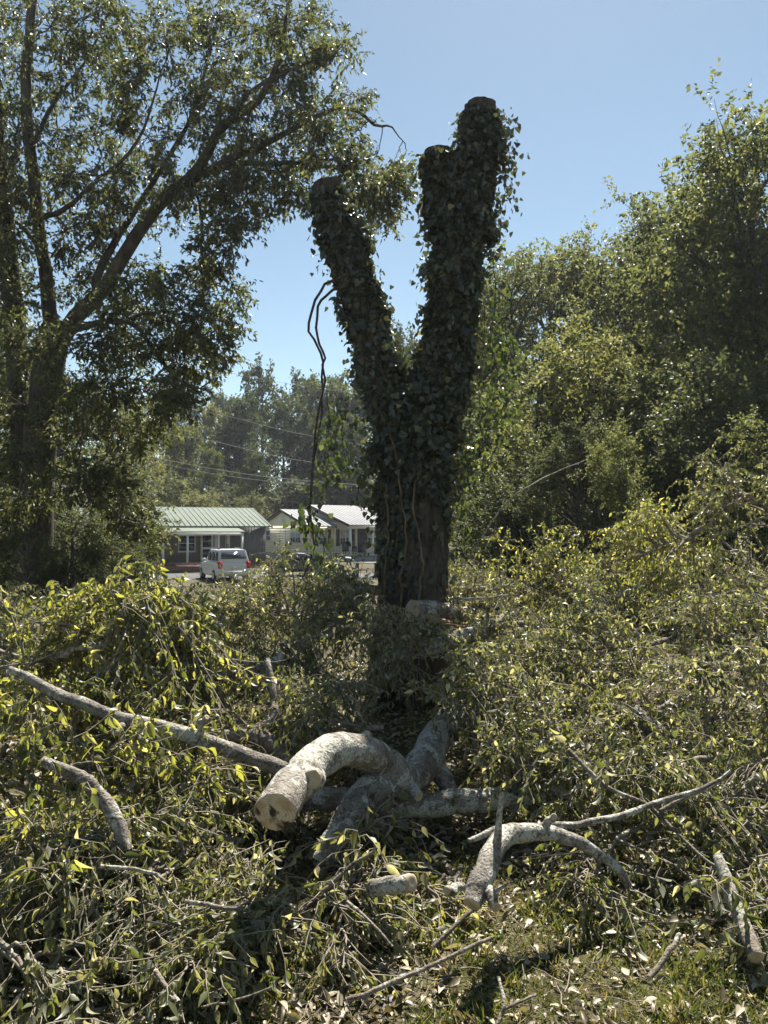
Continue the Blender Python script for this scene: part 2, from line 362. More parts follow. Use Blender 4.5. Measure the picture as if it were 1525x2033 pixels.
far_var = [make_tree_meshes(20, .12, 5.5, 18, 7, 5, 13, .5, M[q + 'far'], seed=20 + i) for i, q in enumerate(('woodA', 'woodB', 'woodC', 'woodD'))]
def put_tree(var, px, topy, Y, label, group, name='broadleaf_tree', cat='tree', wide=1.0, rz=None):
    top = P(px, topy, Y); g = float(ground_z(top[0], Y)); h = top[2] - g
    o = thing(name, label, cat, (top[0], Y, g - .05), rng.uniform(0, 6.28) if rz is None else rz, group)
    s = h / var[2]
    o.scale = (s * wide, s * wide, s)
    link(bpy.data.objects.new('trunk', var[0]), o); link(bpy.data.objects.new('crown', var[1]), o)
    return o
NV, UV, FV = near_var, under_var, far_var
GR = 'trees of the wood on the right'
for v, px, ty, Y, wd, lb in [
    (NV[0], 1500, 290, 22, .95, 'tallest dark leafy tree at the right edge of the wood'),
    (NV[2], 1395, 380, 25, .9, 'tall tree with ragged crown beside the tallest tree on the right'),
    (NV[2], 1590, 425, 20, .9, 'dark tree cut off by the right edge of the picture'),
    (NV[0], 1300, 502, 31, .95, 'green tree in the wood under the ragged tall crown'),
    (NV[1], 1180, 510, 35, 1.0, 'olive tree with the highest rounded top in middle of the wood'),
    (NV[1], 1245, 542, 37, 1.0, 'olive tree behind the rounded top in the wood'),
    (NV[0], 1095, 557, 36, .95, 'green tree between the ivy stump and the rounded tree top'),
    (NV[0], 1020, 542, 33, .85, 'green tree just right of the ivy covered stump top'),
    (NV[1], 960, 622, 38, .9, 'olive tree mostly hidden behind the right ivy stem'),
    (NV[0], 1350, 470, 29, 1.0, 'green tree with stepped crown left of the ragged tall tree'),
    (NV[1], 1440, 560, 33, 1.0, 'olive tree deep in the wood behind the tallest tree')]:
    put_tree(v, px, ty, Y, lb, GR, wide=wd)
for v, px, ty, Y, wd, lb in [
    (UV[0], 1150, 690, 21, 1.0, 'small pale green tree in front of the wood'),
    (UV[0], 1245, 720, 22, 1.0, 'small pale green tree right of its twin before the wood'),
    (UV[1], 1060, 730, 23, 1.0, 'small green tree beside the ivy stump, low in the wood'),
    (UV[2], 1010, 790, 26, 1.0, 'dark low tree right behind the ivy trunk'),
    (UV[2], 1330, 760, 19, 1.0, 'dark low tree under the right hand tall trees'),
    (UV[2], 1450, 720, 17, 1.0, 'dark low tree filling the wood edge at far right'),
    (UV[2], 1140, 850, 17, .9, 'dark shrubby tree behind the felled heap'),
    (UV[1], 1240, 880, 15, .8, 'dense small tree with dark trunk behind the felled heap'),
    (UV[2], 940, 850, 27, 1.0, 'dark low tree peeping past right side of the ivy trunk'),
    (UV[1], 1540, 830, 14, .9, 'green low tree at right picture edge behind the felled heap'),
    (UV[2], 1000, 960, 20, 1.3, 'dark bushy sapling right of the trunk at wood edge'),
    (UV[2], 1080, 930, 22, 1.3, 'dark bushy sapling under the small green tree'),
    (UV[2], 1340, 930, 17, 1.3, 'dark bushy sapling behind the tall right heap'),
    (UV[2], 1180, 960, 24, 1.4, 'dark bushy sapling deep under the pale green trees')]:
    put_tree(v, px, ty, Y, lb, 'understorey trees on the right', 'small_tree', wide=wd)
GL = 'trees on the hillside behind the houses'
for v, px, ty, Y, wd, lb in [
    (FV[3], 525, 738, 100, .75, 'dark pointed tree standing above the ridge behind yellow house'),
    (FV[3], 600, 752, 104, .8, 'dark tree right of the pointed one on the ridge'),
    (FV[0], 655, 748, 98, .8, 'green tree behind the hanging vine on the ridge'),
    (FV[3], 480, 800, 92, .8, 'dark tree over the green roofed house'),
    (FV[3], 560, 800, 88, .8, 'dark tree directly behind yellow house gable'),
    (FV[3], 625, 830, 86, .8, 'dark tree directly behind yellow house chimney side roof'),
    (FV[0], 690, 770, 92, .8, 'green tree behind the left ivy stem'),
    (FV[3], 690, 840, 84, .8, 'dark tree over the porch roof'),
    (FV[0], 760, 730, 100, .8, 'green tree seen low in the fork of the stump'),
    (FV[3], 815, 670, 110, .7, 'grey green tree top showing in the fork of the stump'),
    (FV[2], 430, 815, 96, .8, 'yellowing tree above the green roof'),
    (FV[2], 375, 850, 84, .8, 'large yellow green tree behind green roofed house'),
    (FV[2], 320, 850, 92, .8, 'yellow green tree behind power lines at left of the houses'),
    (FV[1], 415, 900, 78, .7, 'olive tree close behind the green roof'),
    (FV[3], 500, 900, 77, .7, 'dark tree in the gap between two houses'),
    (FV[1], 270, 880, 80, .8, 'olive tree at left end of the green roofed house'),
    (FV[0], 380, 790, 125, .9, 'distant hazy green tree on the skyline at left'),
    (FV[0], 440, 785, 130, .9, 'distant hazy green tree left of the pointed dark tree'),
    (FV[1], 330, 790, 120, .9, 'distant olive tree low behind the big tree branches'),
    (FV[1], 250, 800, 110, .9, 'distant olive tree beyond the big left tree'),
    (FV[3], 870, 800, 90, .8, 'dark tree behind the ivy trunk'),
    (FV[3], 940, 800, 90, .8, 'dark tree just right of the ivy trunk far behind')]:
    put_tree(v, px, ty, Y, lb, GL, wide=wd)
for v, px, ty, Y, wd, lb in [
    (UV[1], 330, 955, 70, 1.5, 'round olive bush left behind green roofed house'),
    (UV[0], 400, 985, 70, 1.5, 'pale bush behind the green roof'),
    (UV[1], 500, 990, 72, 1.3, 'low bush in the gap between two houses'),
    (UV[2], 545, 960, 80, 1.6, 'dark bush behind the yellow house gable'),
    (UV[2], 610, 955, 82, 1.7, 'dark bush behind the yellow house, by the hanging vine'),
    (UV[2], 680, 955, 82, 1.7, 'dark bush behind the yellow house porch'),
    (UV[2], 745, 950, 84, 1.7, 'dark bush behind the yellow house, next to the ivy trunk'),
    (UV[2], 460, 965, 84, 1.6, 'dark bush behind the ridge of the green roof')]:
    put_tree(v, px, ty, Y, lb, 'bushes behind the houses', 'bush', 'bush', wide=wd)
for v, px, ty, Y, wd, lb in [
    (NV[2], 10, 690, 34, 1.0, 'dark tree behind the big left trunk'),
    (NV[2], 130, 760, 36, 1.0, 'dark tree right behind the forked left trunk'),
    (NV[1], 215, 800, 42, 1.0, 'olive tree right of the big left trunk'),
    (NV[2], -80, 640, 30, 1.0, 'dark tree at the left edge behind the vine clad trunk')]:
    put_tree(v, px, ty, Y, lb, 'trees behind the big left tree', wide=wd)
for v, px, ty, Y, wd, lb in [
    (UV[2], 0, 950, 19, 1.2, 'dark bush at left edge under the big tree'),
    (UV[2], 150, 1000, 20, 1.3, 'dark bush right of the big left trunk'),
    (UV[2], 235, 1010, 23, 1.1, 'dark bush between big left tree and the houses'),
    (UV[1], 290, 1040, 24, 1.0, 'low green bush in front of the green roofed house end'),
    (UV[2], 60, 1060, 15, 1.2, 'low dark bush at foot of the big left tree'),
    (UV[2], 10, 880, 21, 1.3, 'tall dark bush behind the vine clad trunk'),
    (UV[2], 190, 930, 25, 1.4, 'tall dark bush right behind the big left trunk'),
    (UV[2], 230, 1075, 16, 1.3, 'low dark bush in the shade left of the green roofed house'),
    (UV[2], 140, 1090, 14.5, 1.3, 'low dark bush right beside the big left trunk')]:
    put_tree(v, px, ty, Y, lb, 'bushes under the big left tree', 'bush', 'bush', wide=wd)

# ------------------------------------------------------------------ big left tree (real limbs at about 13 m)
def limb(pts, r0, r1, n=18, sides=9, wob=.012):
    c = catmull([P(*q) for q in pts], n)
    c[1:-1] += rng.normal(size=(n - 2, 3)) * wob
    return c, np.linspace(r0, r1, n)
D = 18.0; DS = D / 13.0
LT = [  # (control px,py,depth), r0, r1
    ([(70, 1330, D), (72, 1120, D), (75, 950, D), (88, 800, D), (105, 680, D), (120, 640, D)], .33, .27),
    ([(108, 690, D), (98, 610, D), (85, 500, D), (62, 320, D - .3), (52, 180, D - .6), (62, 20, D - .8), (75, -160, D - 1)], .24, .10),
    ([(112, 690, D), (150, 630, D), (205, 575, D - .2), (262, 480, D - .4), (322, 400, D - .6), (400, 330, D - .8), (440, 250, D - 1), (520, 190, D - 1.1), (560, 90, D - 1.2), (580, -60, D - 1.2)], .27, .05),
    ([(205, 575, D - .2), (190, 560, D), (235, 470, D + .4), (300, 370, D + .8), (380, 230, D + 1.2), (420, 90, D + 1.5)], .15, .04),
    ([(330, 390, D - .6), (430, 330, D - .7), (520, 290, D - .6), (640, 225, D - .5), (700, 217, D - .4), (745, 247, D - .4), (775, 252, D - .4), (805, 285, D - .4)], .12, .012),
    ([(420, 335, D - .8), (520, 325, D - .4), (640, 330, D), (720, 350, D + .2), (780, 390, D + .3)], .10, .015),
    ([(455, 240, D - 1), (500, 180, D - 1.4), (600, 130, D - 1.6), (680, 110, D - 1.8)], .08, .012),
    ([(380, 345, D - .8), (400, 430, D - 1.0), (405, 520, D - 1.1), (440, 590, D - 1.2)], .05, .01),
    ([(135, 660, D), (200, 640, D - .8), (260, 640, D - 1.4), (310, 700, D - 1.8), (350, 750, D - 2.0), (420, 780, D - 2.2)], .11, .015),
    ([(240, 640, D - 1.2), (300, 620, D - 1.7), (370, 625, D - 2), (450, 640, D - 2.2)], .05, .01),
    ([(75, 430, D - .1), (120, 420, D - .6), (180, 370, D - 1), (260, 300, D - 1.4), (300, 210, D - 1.6), (330, 120, D - 1.8)], .09, .015),
    ([(62, 300, D - .3), (110, 200, D + .4), (170, 120, D + .8), (220, 20, D + 1)], .08, .015),
    ([(85, 830, D), (140, 900, D - .8), (175, 950, D - 1.2), (240, 1030, D - 1.6)], .10, .03),
    ([(70, 480, D), (20, 430, D + .5), (-60, 380, D + .8)], .08, .02)]
tree = thing('big_tree', 'large dark leafy tree with forked trunk filling the upper left', 'tree', P(70, 1330, D) * [1, 1, 0])
OFF = np.array(tree.location)
paths = [limb(q, a * DS * (.88 if i_ == 0 else .56), b_ * DS * (.9 if i_ == 0 else .6)) for i_, (q, a, b_) in enumerate(LT)]
tb = Bag()
for k_, (c, rr) in enumerate(paths):
    if k_ == 0:
        rr = rr.copy(); rr[:3] += [.1, .05, .02]
        tb.add(*tubes(c[None], rr[None], 14))
tb.obj('trunk', M['oldbark'], tree, True, OFF)
for c, rr in paths[1:]:
    tb = Bag().add(*tubes(c[None], rr[None], 9)); tb.obj('limb', M['bark'], tree, True, OFF)
nodesP = np.concatenate([c[2:] for c, _ in paths[1:]])
# leaf masses: (px, py, radius px, weight)
CL = [(30, 40, 70, 1), (110, 60, 75, 1), (190, 40, 70, 1), (270, 50, 70, 1), (330, 90, 55, .8), (30, 150, 75, 1), (120, 160, 75, 1), (210, 140, 65, .8), (290, 170, 60, .8), (360, 40, 35, .5),
      (440, 30, 55, .8), (500, 70, 60, 1), (560, 30, 55, .9), (620, 60, 45, .8), (670, 110, 40, .7), (610, 140, 55, 1), (550, 160, 60, 1), (480, 150, 55, .9), (410, 110, 50, .7), (690, 190, 38, .6),
      (30, 260, 75, 1), (120, 270, 70, 1), (210, 250, 65, .9), (290, 270, 60, .9), (370, 200, 60, 1), (430, 210, 60, 1), (500, 240, 60, 1), (570, 230, 60, 1), (640, 220, 50, .8), (700, 260, 38, .6),
      (400, 290, 65, 1.2), (460, 320, 65, 1.2), (530, 310, 65, 1.2), (600, 310, 60, 1.1), (660, 320, 50, .9), (720, 350, 45, .9), (770, 370, 42, .9), (760, 415, 32, .7), (700, 390, 38, .7), (790, 340, 22, .4),
      (20, 370, 70, 1), (110, 370, 70, 1), (190, 360, 65, 1), (270, 350, 65, 1.1), (340, 370, 65, 1.3), (410, 380, 60, 1.2), (480, 390, 55, 1), (540, 390, 45, .8), (600, 385, 42, .7),
      (10, 480, 60, .9), (130, 470, 65, .9), (200, 450, 65, .9), (250, 420, 55, 1), (180, 530, 50, .7), (440, 440, 42, .8), (480, 470, 38, .7), (420, 500, 36, .7), (440, 560, 35, .6), (470, 600, 30, .5), (400, 540, 30, .5),
      (20, 600, 55, .9), (50, 700, 55, .9), (160, 600, 40, .5), (250, 560, 45, .7), (290, 540, 30, .4), (230, 640, 50, 1), (290, 620, 50, 1), (350, 620, 45, .9), (410, 640, 45, .8), (460, 640, 30, .5),
      (180, 700, 55, .9), (250, 710, 60, 1), (320, 700, 55, 1), (380, 710, 50, .9), (430, 700, 35, .6), (200, 780, 60, 1), (280, 790, 60, 1), (350, 780, 50, .9), (410, 770, 40, .7), (30, 800, 60, .9), (140, 800, 45, .8),
      (180, 870, 55, .9), (250, 860, 45, .7), (320, 840, 40, .5), (20, 900, 60, .9), (150, 950, 45, .8), (210, 960, 45, .8), (260, 1010, 40, .7), (290, 1060, 35, .7), (20, 1000, 55, .9)]
cc, rad, wt = [], [], []
for px, py, rp, w_ in CL:
    Yd = D + rng.uniform(-2.6, 2.0) - (1.2 if py > 600 else 0)
    cc.append(P(px, py, Yd)); rad.append(rp * Yd / F); wt.append(w_)
cc = np.array(cc); rad = np.array(rad) * 1.28; wt = np.array(wt)
# branch from nearest limb point to each mass
near = nodesP[np.argmin(((cc[:, None] - nodesP[None]) ** 2).sum(-1) + 1.5 * np.maximum(0, nodesP[None, :, 2] - cc[:, None, 2]) ** 2, 1)]
tt = np.linspace(0, 1, 8)[None, :, None]
bp = near[:, None] * (1 - tt) + cc[:, None] * tt
bp[:, 1:-1] += rng.normal(size=(len(cc), 6, 3)) * .07; bp[:, :, 2] += (.25 * np.sin(np.pi * tt))[..., 0] * rad[:, None]
MS = 14
dirs = nrm(rng.normal(size=(len(cc), MS, 3)) * [1, 1, .75]) * rad[:, None, None] * rng.uniform(.55, 1.1, (len(cc), MS, 1))
# sub-branches leave the last part of the branch
a0 = bp[:, 5][:, None] * rng.uniform(0, 1, (len(cc), MS, 1)); st = np.repeat(bp[:, -1][:, None], MS, 1) * .6 + np.repeat(bp[:, 4][:, None], MS, 1) * .4
end = cc[:, None] + dirs
q = np.linspace(0, 1, 5)[None, None, :, None]
sb = st[:, :, None] * (1 - q) + end[:, :, None] * q; sb[..., 2] += (np.sin(np.pi * q)[..., 0] * .06); sb[:, :, 1:] += rng.normal(size=sb[:, :, 1:].shape) * .03
keepm = rng.random((len(cc), MS)) < wt[:, None]
sb = sb[keepm]
tw, ti, _ = spawn(sb, 9, (.3, 1), (20, 70), (.18, .5), 4, .1, .2, 0)
bag = Bag(); bag.add(*tubes(bp, taper(len(bp), 8, .02, .009), 5)); bag.add(*tubes(sb, taper(len(sb), 5, .011, .004), 4)); bag.add(*tubes(tw[::2, ::3], taper(len(tw[::2]), 2, .005, .002), 3))
bag.obj('branches', M['bark'], tree, False, OFF)
p, d, _ = on_paths(tw, 8, (.35, 1.05)); n = len(p)
p += rng.normal(size=(n, 3)) * .025
V, Fc = place(tpl_quad(.4, .12), p, d * .6 + rng.normal(size=(n, 3)) * .5 + [0, 0, -.45], rng.normal(size=(n, 3)) + [0, 0, .6], rng.uniform(.08, .16, n))
tag(obj('crown', V, [Fc], M['oak'], tree, False, OFF))
# bare twig ends at the long limb
for pts in [[(760, 250, D - .4), (752, 300, D - .45), (740, 320, D - .5), (725, 355, D - .5)], [(800, 280, D - .4), (790, 300, D - .4), (778, 330, D - .4)], [(803, 283, D - .4), (806, 300, D - .4), (800, 320, D - .4)]]:
    c, rr = limb(pts, .012, .004, 10, 5, .008); Bag().add(*tubes(c[None], rr[None], 5)).obj('twig', M['bark'], tree, True, OFF)
# second, vine clad trunk at the very left
t2 = thing('vine_clad_tree', 'leaning vine clad trunk at the left edge beside the big forked tree', 'tree', P(52, 1330, D + .8) * [1, 1, 0])
O2 = np.array(t2.location)
c2, r2 = limb([(52, 1330, D + .8), (48, 1000, D + .8), (40, 800, D + .7), (26, 620, D + .5), (8, 420, D + .2), (-8, 260, D), (-30, 40, D - .3), (-40, -100, D - .3)], .32, .14, 24)
Bag().add(*tubes(c2[None], r2[None], 10)).obj('trunk', M['bark'], t2, True, O2)
p, d, _ = on_paths(c2[None], 6500, (.1, .95)); n = len(p); a = rng.uniform(0, 6.28, n)
o_ = np.stack([np.cos(a), np.sin(a), np.zeros(n)], -1); p = p + o_ * rng.uniform(.2, .55, n)[:, None]
V, Fc = place(tpl_quad(.6, .1), p, o_ * .5 + rng.normal(size=(n, 3)) * .4 + [0, 0, -.7], o_ + rng.normal(size=(n, 3)) * .4, rng.uniform(.07, .13, n))
tag(obj('vine_leaves', V, [Fc], M['oak'], t2, False, O2), kind='stuff')

# ------------------------------------------------------------------ the ivy covered stump
TD = 9.0
S = TD / F
stump = thing('ivy_stump', 'tall forked tree trunk sawn off at the tops and clad in ivy', 'tree', P(822, 1394, TD) * [1, 1, 0])
OS = np.array(stump.location)
def stem(pts, n, nm_, sides=26, rough=.03, flute=.022):
    c = catmull([P(q[0], q[1], q[2]) for q in pts], n)
    rr = np.interp(np.linspace(0, len(pts) - 1, n), np.arange(len(pts)), [q[3] * S * (.9 if pts[0][3] == 100 else .77 if nm_ in ('right_stem', 'top_stem', 'stub_stem') else .8) for q in pts])
    V, Fq = tubes(c[None], rr[None], sides)
    Vr = V.reshape(n, sides, 3); ax = c[:, None]
    ph = np.arange(sides) / sides * 2 * math.pi
    f = 1 + flute * np.sin(5 * ph + 1)[None] + flute * .7 * np.sin(9 * ph + np.linspace(0, 2, n)[:, None]) + rng.normal(size=(n, sides)) * rough
    Vr = ax + (Vr - ax) * f[..., None]
    return c, rr, Vr.reshape(-1, 3), Fq
stems = [
    ([(822, 1420, TD, 100), (822, 1330, TD, 86), (822, 1200, TD, 78), (822, 1080, TD, 73), (820, 960, TD, 72), (826, 860, TD, 72), (838, 780, TD, 68)], 30, 'trunk'),
    ([(806, 900, TD - .02, 56), (776, 800, TD, 48), (745, 700, TD + .02, 45), (716, 600, TD + .05, 45), (688, 500, TD + .08, 44), (660, 420, TD + .1, 42), (650, 368, TD + .12, 41)], 34, 'left_stem'),
    ([(846, 880, TD + .05, 62), (880, 740, TD, 60), (898, 620, TD, 58), (907, 500, TD, 57), (914, 420, TD, 55), (926, 370, TD, 46)], 34, 'right_stem'),
    ([(888, 470, TD - .02, 34), (876, 400, TD - .04, 33), (872, 350, TD - .05, 37), (870, 302, TD - .05, 38)], 16, 'stub_stem'),
    ([(930, 470, TD, 44), (944, 380, TD, 41), (952, 300, TD, 40), (955, 208, TD, 39)], 22, 'top_stem')]
ivy_p, ivy_n = [], []
for pts, n, nm in stems:
    c, rr, V, Fq = stem(pts, n, nm)
    o = obj(nm, V, [Fq], M['oldbark'], stump, True, OS)
    if nm != 'trunk' and nm != 'right_stem':
        # sawn top
        e = V[-26:]; ce = e.mean(0) + [0, 0, .015]
        obj('sawn_top', np.vstack([e, ce]), [np.array([[i, (i + 1) % 26, 26] for i in range(26)])], M['cut'], o, False, OS)
    Vr = V.reshape(n, 26, 3); nn = nrm(Vr - c[:, None])
    m_ = int(n * 26 * 15) if nm != 'trunk' else int(n * 26 * 34)
    ia = rng.random(m_) * (n - 1.001); ja = rng.random(m_) * 26; i0 = ia.astype(int); j0 = ja.astype(int); fi = (ia - i0)[:, None]; fj = (ja - j0)[:, None]
    def bil(A): return (A[i0, j0] * (1 - fj) + A[i0, (j0 + 1) % 26] * fj) * (1 - fi) + (A[i0 + 1, j0] * (1 - fj) + A[i0 + 1, (j0 + 1) % 26] * fj) * fi
    pp, pn = bil(Vr), nrm(bil(nn)); topf = np.clip((1 - ia / (n - 1)) * 7, .12, 1) if nm not in ('trunk', 'right_stem') else np.ones(m_)
    pn = pn * topf[:, None]
    kt = (ia / (n - 1) < .945) | (nm in ('trunk', 'right_stem')); pp, pn = pp[kt], pn[kt]; m_ = len(pp)
    if nm == 'trunk':
        zt = P(0, 1010, TD)[2] + .35 * np.sin(pp[:, 0] * 9 + 1) * np.sin(pp[:, 0] * 23) + rng.normal(size=m_) * .12; keep_ = rng.random(m_) < np.where(pp[:, 2] > zt, .85, np.where(pp[:, 0] < P(812, 0, TD)[0], .55, .07) * (.5 + .5 * np.sin(pp[:, 2] * 4 + 3 * pp[:, 0]))); pp, pn = pp[keep_], pn[keep_]
    if nm == 'left_stem':  # barer towards the lower left side
        keep_ = rng.random(m_) < np.where((pn[:, 0] < .2) & (pn[:, 1] < .3), .5, 1); pp, pn = pp[keep_], pn[keep_]
    ivy_p.append(pp); ivy_n.append(pn)
p = np.concatenate(ivy_p); nn = np.concatenate(ivy_n); kb = (nn[:, 1] < .35) | (rng.random(len(p)) < .45); p, nn = p[kb], nn[kb]; n = len(p)
lump = .5 + .5 * np.sin(p[:, 2] * 5.1 + p[:, 0] * 7) * np.sin(p[:, 2] * 2.3 - p[:, 0] * 3 + 1)
lump = lump * (.4 + .6 * np.sin(p[:, 2] * 11 + p[:, 0] * 13 + p[:, 1] * 5)) .clip(0, 1) + .35 * (np.sin(p[:, 2] * 1.7 + 2) > .3)
thin = rng.random(n) < .45 + .75 * lump; p, nn, lump = p[thin], nn[thin], lump[thin]; n = len(p)
p = p + nn * (rng.random(n) ** 1.4 * (.02 + .13 * lump))[:, None]
fr_ = rng.random(n) < .06; p[fr_] += nn[fr_] * rng.uniform(.03, .16, (fr_.sum(), 1)) + [0, 0, -.03]
nn = nrm(nn)
d = nn * rng.uniform(.05, .8, (n, 1)) + rng.normal(size=(n, 3)) * .5 + [0, 0, -.9]
up = nn + rng.normal(size=(n, 3)) * .7
IV = tpl_ivy()
sg_ = np.where(rng.random(n) < 190 / n)[0]
for g_ in sg_:
    if np.linalg.norm(nn[g_]) < .5: continue
    k_ = rng.integers(4, 11); tq = np.linspace(.2, 1, k_)[:, None]; L0 = rng.uniform(.1, .34)
    q_ = p[g_] + nn[g_] * tq * L0 * .7 + np.array([0, 0, -1]) * tq ** 2 * L0 * .8 + rng.normal(size=(k_, 3)) * .02
    p = np.vstack([p, q_]); nn = np.vstack([nn, np.repeat(nn[g_][None], k_, 0)])
    d = np.vstack([d, nn[g_] * .3 + rng.normal(size=(k_, 3)) * .4 + [0, 0, -.8]]); up = np.vstack([up, nn[g_] + rng.normal(size=(k_, 3)) * .7])
n = len(p)
sz = rng.uniform(.025, .085, n)
vis = np.argsort(-(sz * (nn[:, 1] < -.2)))[:260]
msk = np.ones(n, bool); msk[vis] = False
V, Fc = place(IV, p[msk], d[msk], up[msk], sz[msk])
tag(obj('ivy_leaves', V, [Fc], M['ivy'], stump, False, OS), kind='stuff')
def leaf_objs(me_list, pos, d, up, L, parent, off, name='leaf'):
    y = nrm(d); x = nrm(np.cross(y, up)); z = np.cross(x, y)
    for i in range(len(pos)):
        o = bpy.data.objects.new(name, me_list[i % len(me_list)]); link(o, parent)
        m_ = Matrix([[x[i, k] * L[i], y[i, k] * L[i], z[i, k] * L[i], pos[i, k] - off[k]] for k in range(3)] + [[0, 0, 0, 1]])
        o.matrix_basis = m_
ivy_me = mesh('ivy_leaf', IV[0], [IV[1]], M['ivy'])
leaf_objs([ivy_me], p[vis], d[vis], up[vis], sz[vis], stump, OS, 'ivy_leaf')
# climbing vine stems on the lower trunk
for pts in [[(800, 1240, TD - .45), (798, 1150, TD - .46), (806, 1060, TD - .45), (796, 985, TD - .44), (790, 920, TD - .42), (770, 840, TD - .35)],
            [(760, 1250, TD - .36), (764, 1150, TD - .33), (772, 1040, TD - .34), (765, 960, TD - .33)],
            [(830, 1200, TD - .46), (838, 1100, TD - .45), (820, 1000, TD - .45), (835, 930, TD - .45)],
            [(668, 600, TD - .2), (700, 650, TD - .24), (722, 705, TD - .28), (750, 720, TD - .28), (770, 760, TD - .3)]]:
    c, rr = limb(pts, .016, .011, 20, 6, .01); Bag().add(*tubes(c[None], rr[None], 6)).obj('vine_stem', M['brownlog'] if pts[0][1] > 1000 else M['vine'], stump, True, OS)
# hanging sprays of vine
def spray(name, label, strands, size, nleaf, mat, parent=None, group=None, sp=.10, r=.006):
    root = thing(name, label, 'vine', P(*strands[0][0]), 0, group); off = np.array(root.location)
    bag = Bag(); LV = Bag()
    for pts in strands:
        c, rr = limb(pts, r, r * .6, 22, 5, .012); bag.add(*tubes(c[None], rr[None], 5))
        if nleaf:
            p, d, _ = on_paths(c[None], int(nleaf * 1.9), (.02, 1)); n = len(p); o_ = rng.normal(size=(n, 3)) * sp; p = p + o_
            V, Fc = place(IV, p, o_ * 2 + rng.normal(size=(n, 3)) * .2 + [0, 0, -.8], rng.normal(size=(n, 3)) + [0, -.7, .3], rng.uniform(.35, .95, n) * size); LV.add(V, Fc)
    bag.obj('stem', M['vine'], root, True, off)
    if LV.n: tag(LV.obj('leaves', mat, root, False, off), kind='stuff')
    return root
VD = TD - .35
spray('hanging_vine', 'thick bare vine pair dangling left of the left ivy stem', [
    [(690, 545, VD), (650, 560, VD), (628, 592, VD), (615, 640, VD), (618, 670, VD), (640, 712, VD), (643, 760, VD), (632, 830, VD), (622, 920, VD), (616, 1010, VD), (622, 1090, VD), (600, 1150, VD)],
    [(692, 560, VD), (655, 580, VD), (634, 606, VD + .05), (628, 650, VD + .05), (636, 690, VD + .04), (645, 720, VD + .03), (641, 790, VD + .02), (630, 860, VD), (618, 960, VD), (612, 1060, VD)]], .09, 0, M['ivylight'], r=.017)
spray('hanging_vine', 'leafy vine curtain hanging beside the thick bare vine', [
    [(650, 790, VD), (655, 860, VD), (650, 930, VD), (640, 990, VD)], [(690, 800, VD), (680, 850, VD), (685, 910, VD), (695, 950, VD)], [(668, 800, VD + .1), (665, 880, VD + .1), (660, 960, VD + .1)]], .085, 42, M['ivylight'], sp=.09)
spray('hanging_vine', 'bright green vine clump drooping at the bottom of the bare vine', [
    [(614, 1000, VD - .1), (612, 1040, VD - .1), (618, 1075, VD - .1)], [(640, 1060, VD - .3), (645, 1110, VD - .3), (655, 1160, VD - .3), (665, 1190, VD - .3)]], .1, 36, M['ivylight'], sp=.08)
spray('hanging_vine', 'bright leaf sprig sticking out left of trunk above the porch', [
    [(745, 930, VD), (725, 945, VD), (712, 975, VD), (730, 1000, VD), (752, 1015, VD)]], .09, 26, M['ivylight'], sp=.06)
spray('hanging_vine', 'vine shoots drooping off the right side of the highest stem', [
    [(985, 250, TD - .1), (1000, 280, TD - .15), (1015, 310, TD - .15), (1022, 340, TD - .15)], [(990, 320, TD - .1), (1005, 345, TD - .1), (1000, 390, TD - .1), (985, 440, TD - .1)],
    [(975, 400, TD), (985, 450, TD), (990, 470, TD), (970, 500, TD)], [(985, 270, TD), (995, 245, TD), (1018, 238, TD)]], .09, 26, M['ivy'], sp=.07)
spray('hanging_vine', 'long leafy vine curtain down the right side of the trunk', [
    [(965, 470, TD), (985, 560, TD - .1), (975, 660, TD - .1), (985, 760, TD - .1), (960, 850, TD - .1)], [(975, 640, TD - .2), (1000, 690, TD - .2), (1015, 720, TD - .2)],
    [(960, 600, TD), (965, 700, TD), (955, 800, TD - .1), (940, 900, TD - .1), (930, 960, TD - .1)], [(985, 720, TD), (1000, 800, TD), (985, 860, TD)], [(930, 850, TD - .2), (925, 920, TD - .2), (918, 1000, TD - .2), (925, 1080, TD - .2)]], .085, 60, M['ivylight'], sp=.11)
spray('hanging_vine', 'pale vine leaves filling the fork of the stump', [
    [(800, 690, TD + .1), (790, 740, TD + .05), (800, 790, TD - .1), (790, 860, TD - .3)], [(815, 720, TD + .1), (815, 770, TD), (800, 820, TD - .2)], [(780, 730, TD - .1), (775, 780, TD - .2), (790, 830, TD - .3)]], .085, 46, M['ivylight'], sp=.09)

# ------------------------------------------------------------------ houses
M['cream'] = plain('cream_siding', (.86, .80, .62), .7, .05, 2)
M['greysiding'] = plain('dark_grey_siding', (.13, .13, .125), .8, .1, 2)
M['brownsiding'] = plain('brown_siding', (.16, .12, .10), .8, .1, 2)
M['white'] = plain('white_paint', (.72, .72, .70), .5, .05, 4)
M['greenroof'] = plain('pale_green_metal', (.15, .172, .145), .85, .08, 1.5, 0, .1)
M['whiteroof'] = plain('silver_metal', (.27, .27, .275), .85, .08, 1.5, 0, .1)
M['darktrim'] = plain('dark_trim', (.06, .045, .05), .6, .1)
M['shutter'] = plain('black_shutter', (.025, .022, .024), .6, .1)
M['block'] = plain('blue_grey_block', (.26, .29, .33), .85, .12, 5)
M['deck'] = plain('red_brown_deck', (.17, .085, .06), .75, .2, 6)
M['concrete'] = plain('concrete', (.42, .41, .38), .85, .1, 4)
M['glass'] = glass_mat()
M['curtain'] = plain('pale_blind', (.45, .45, .43), .9, .05)

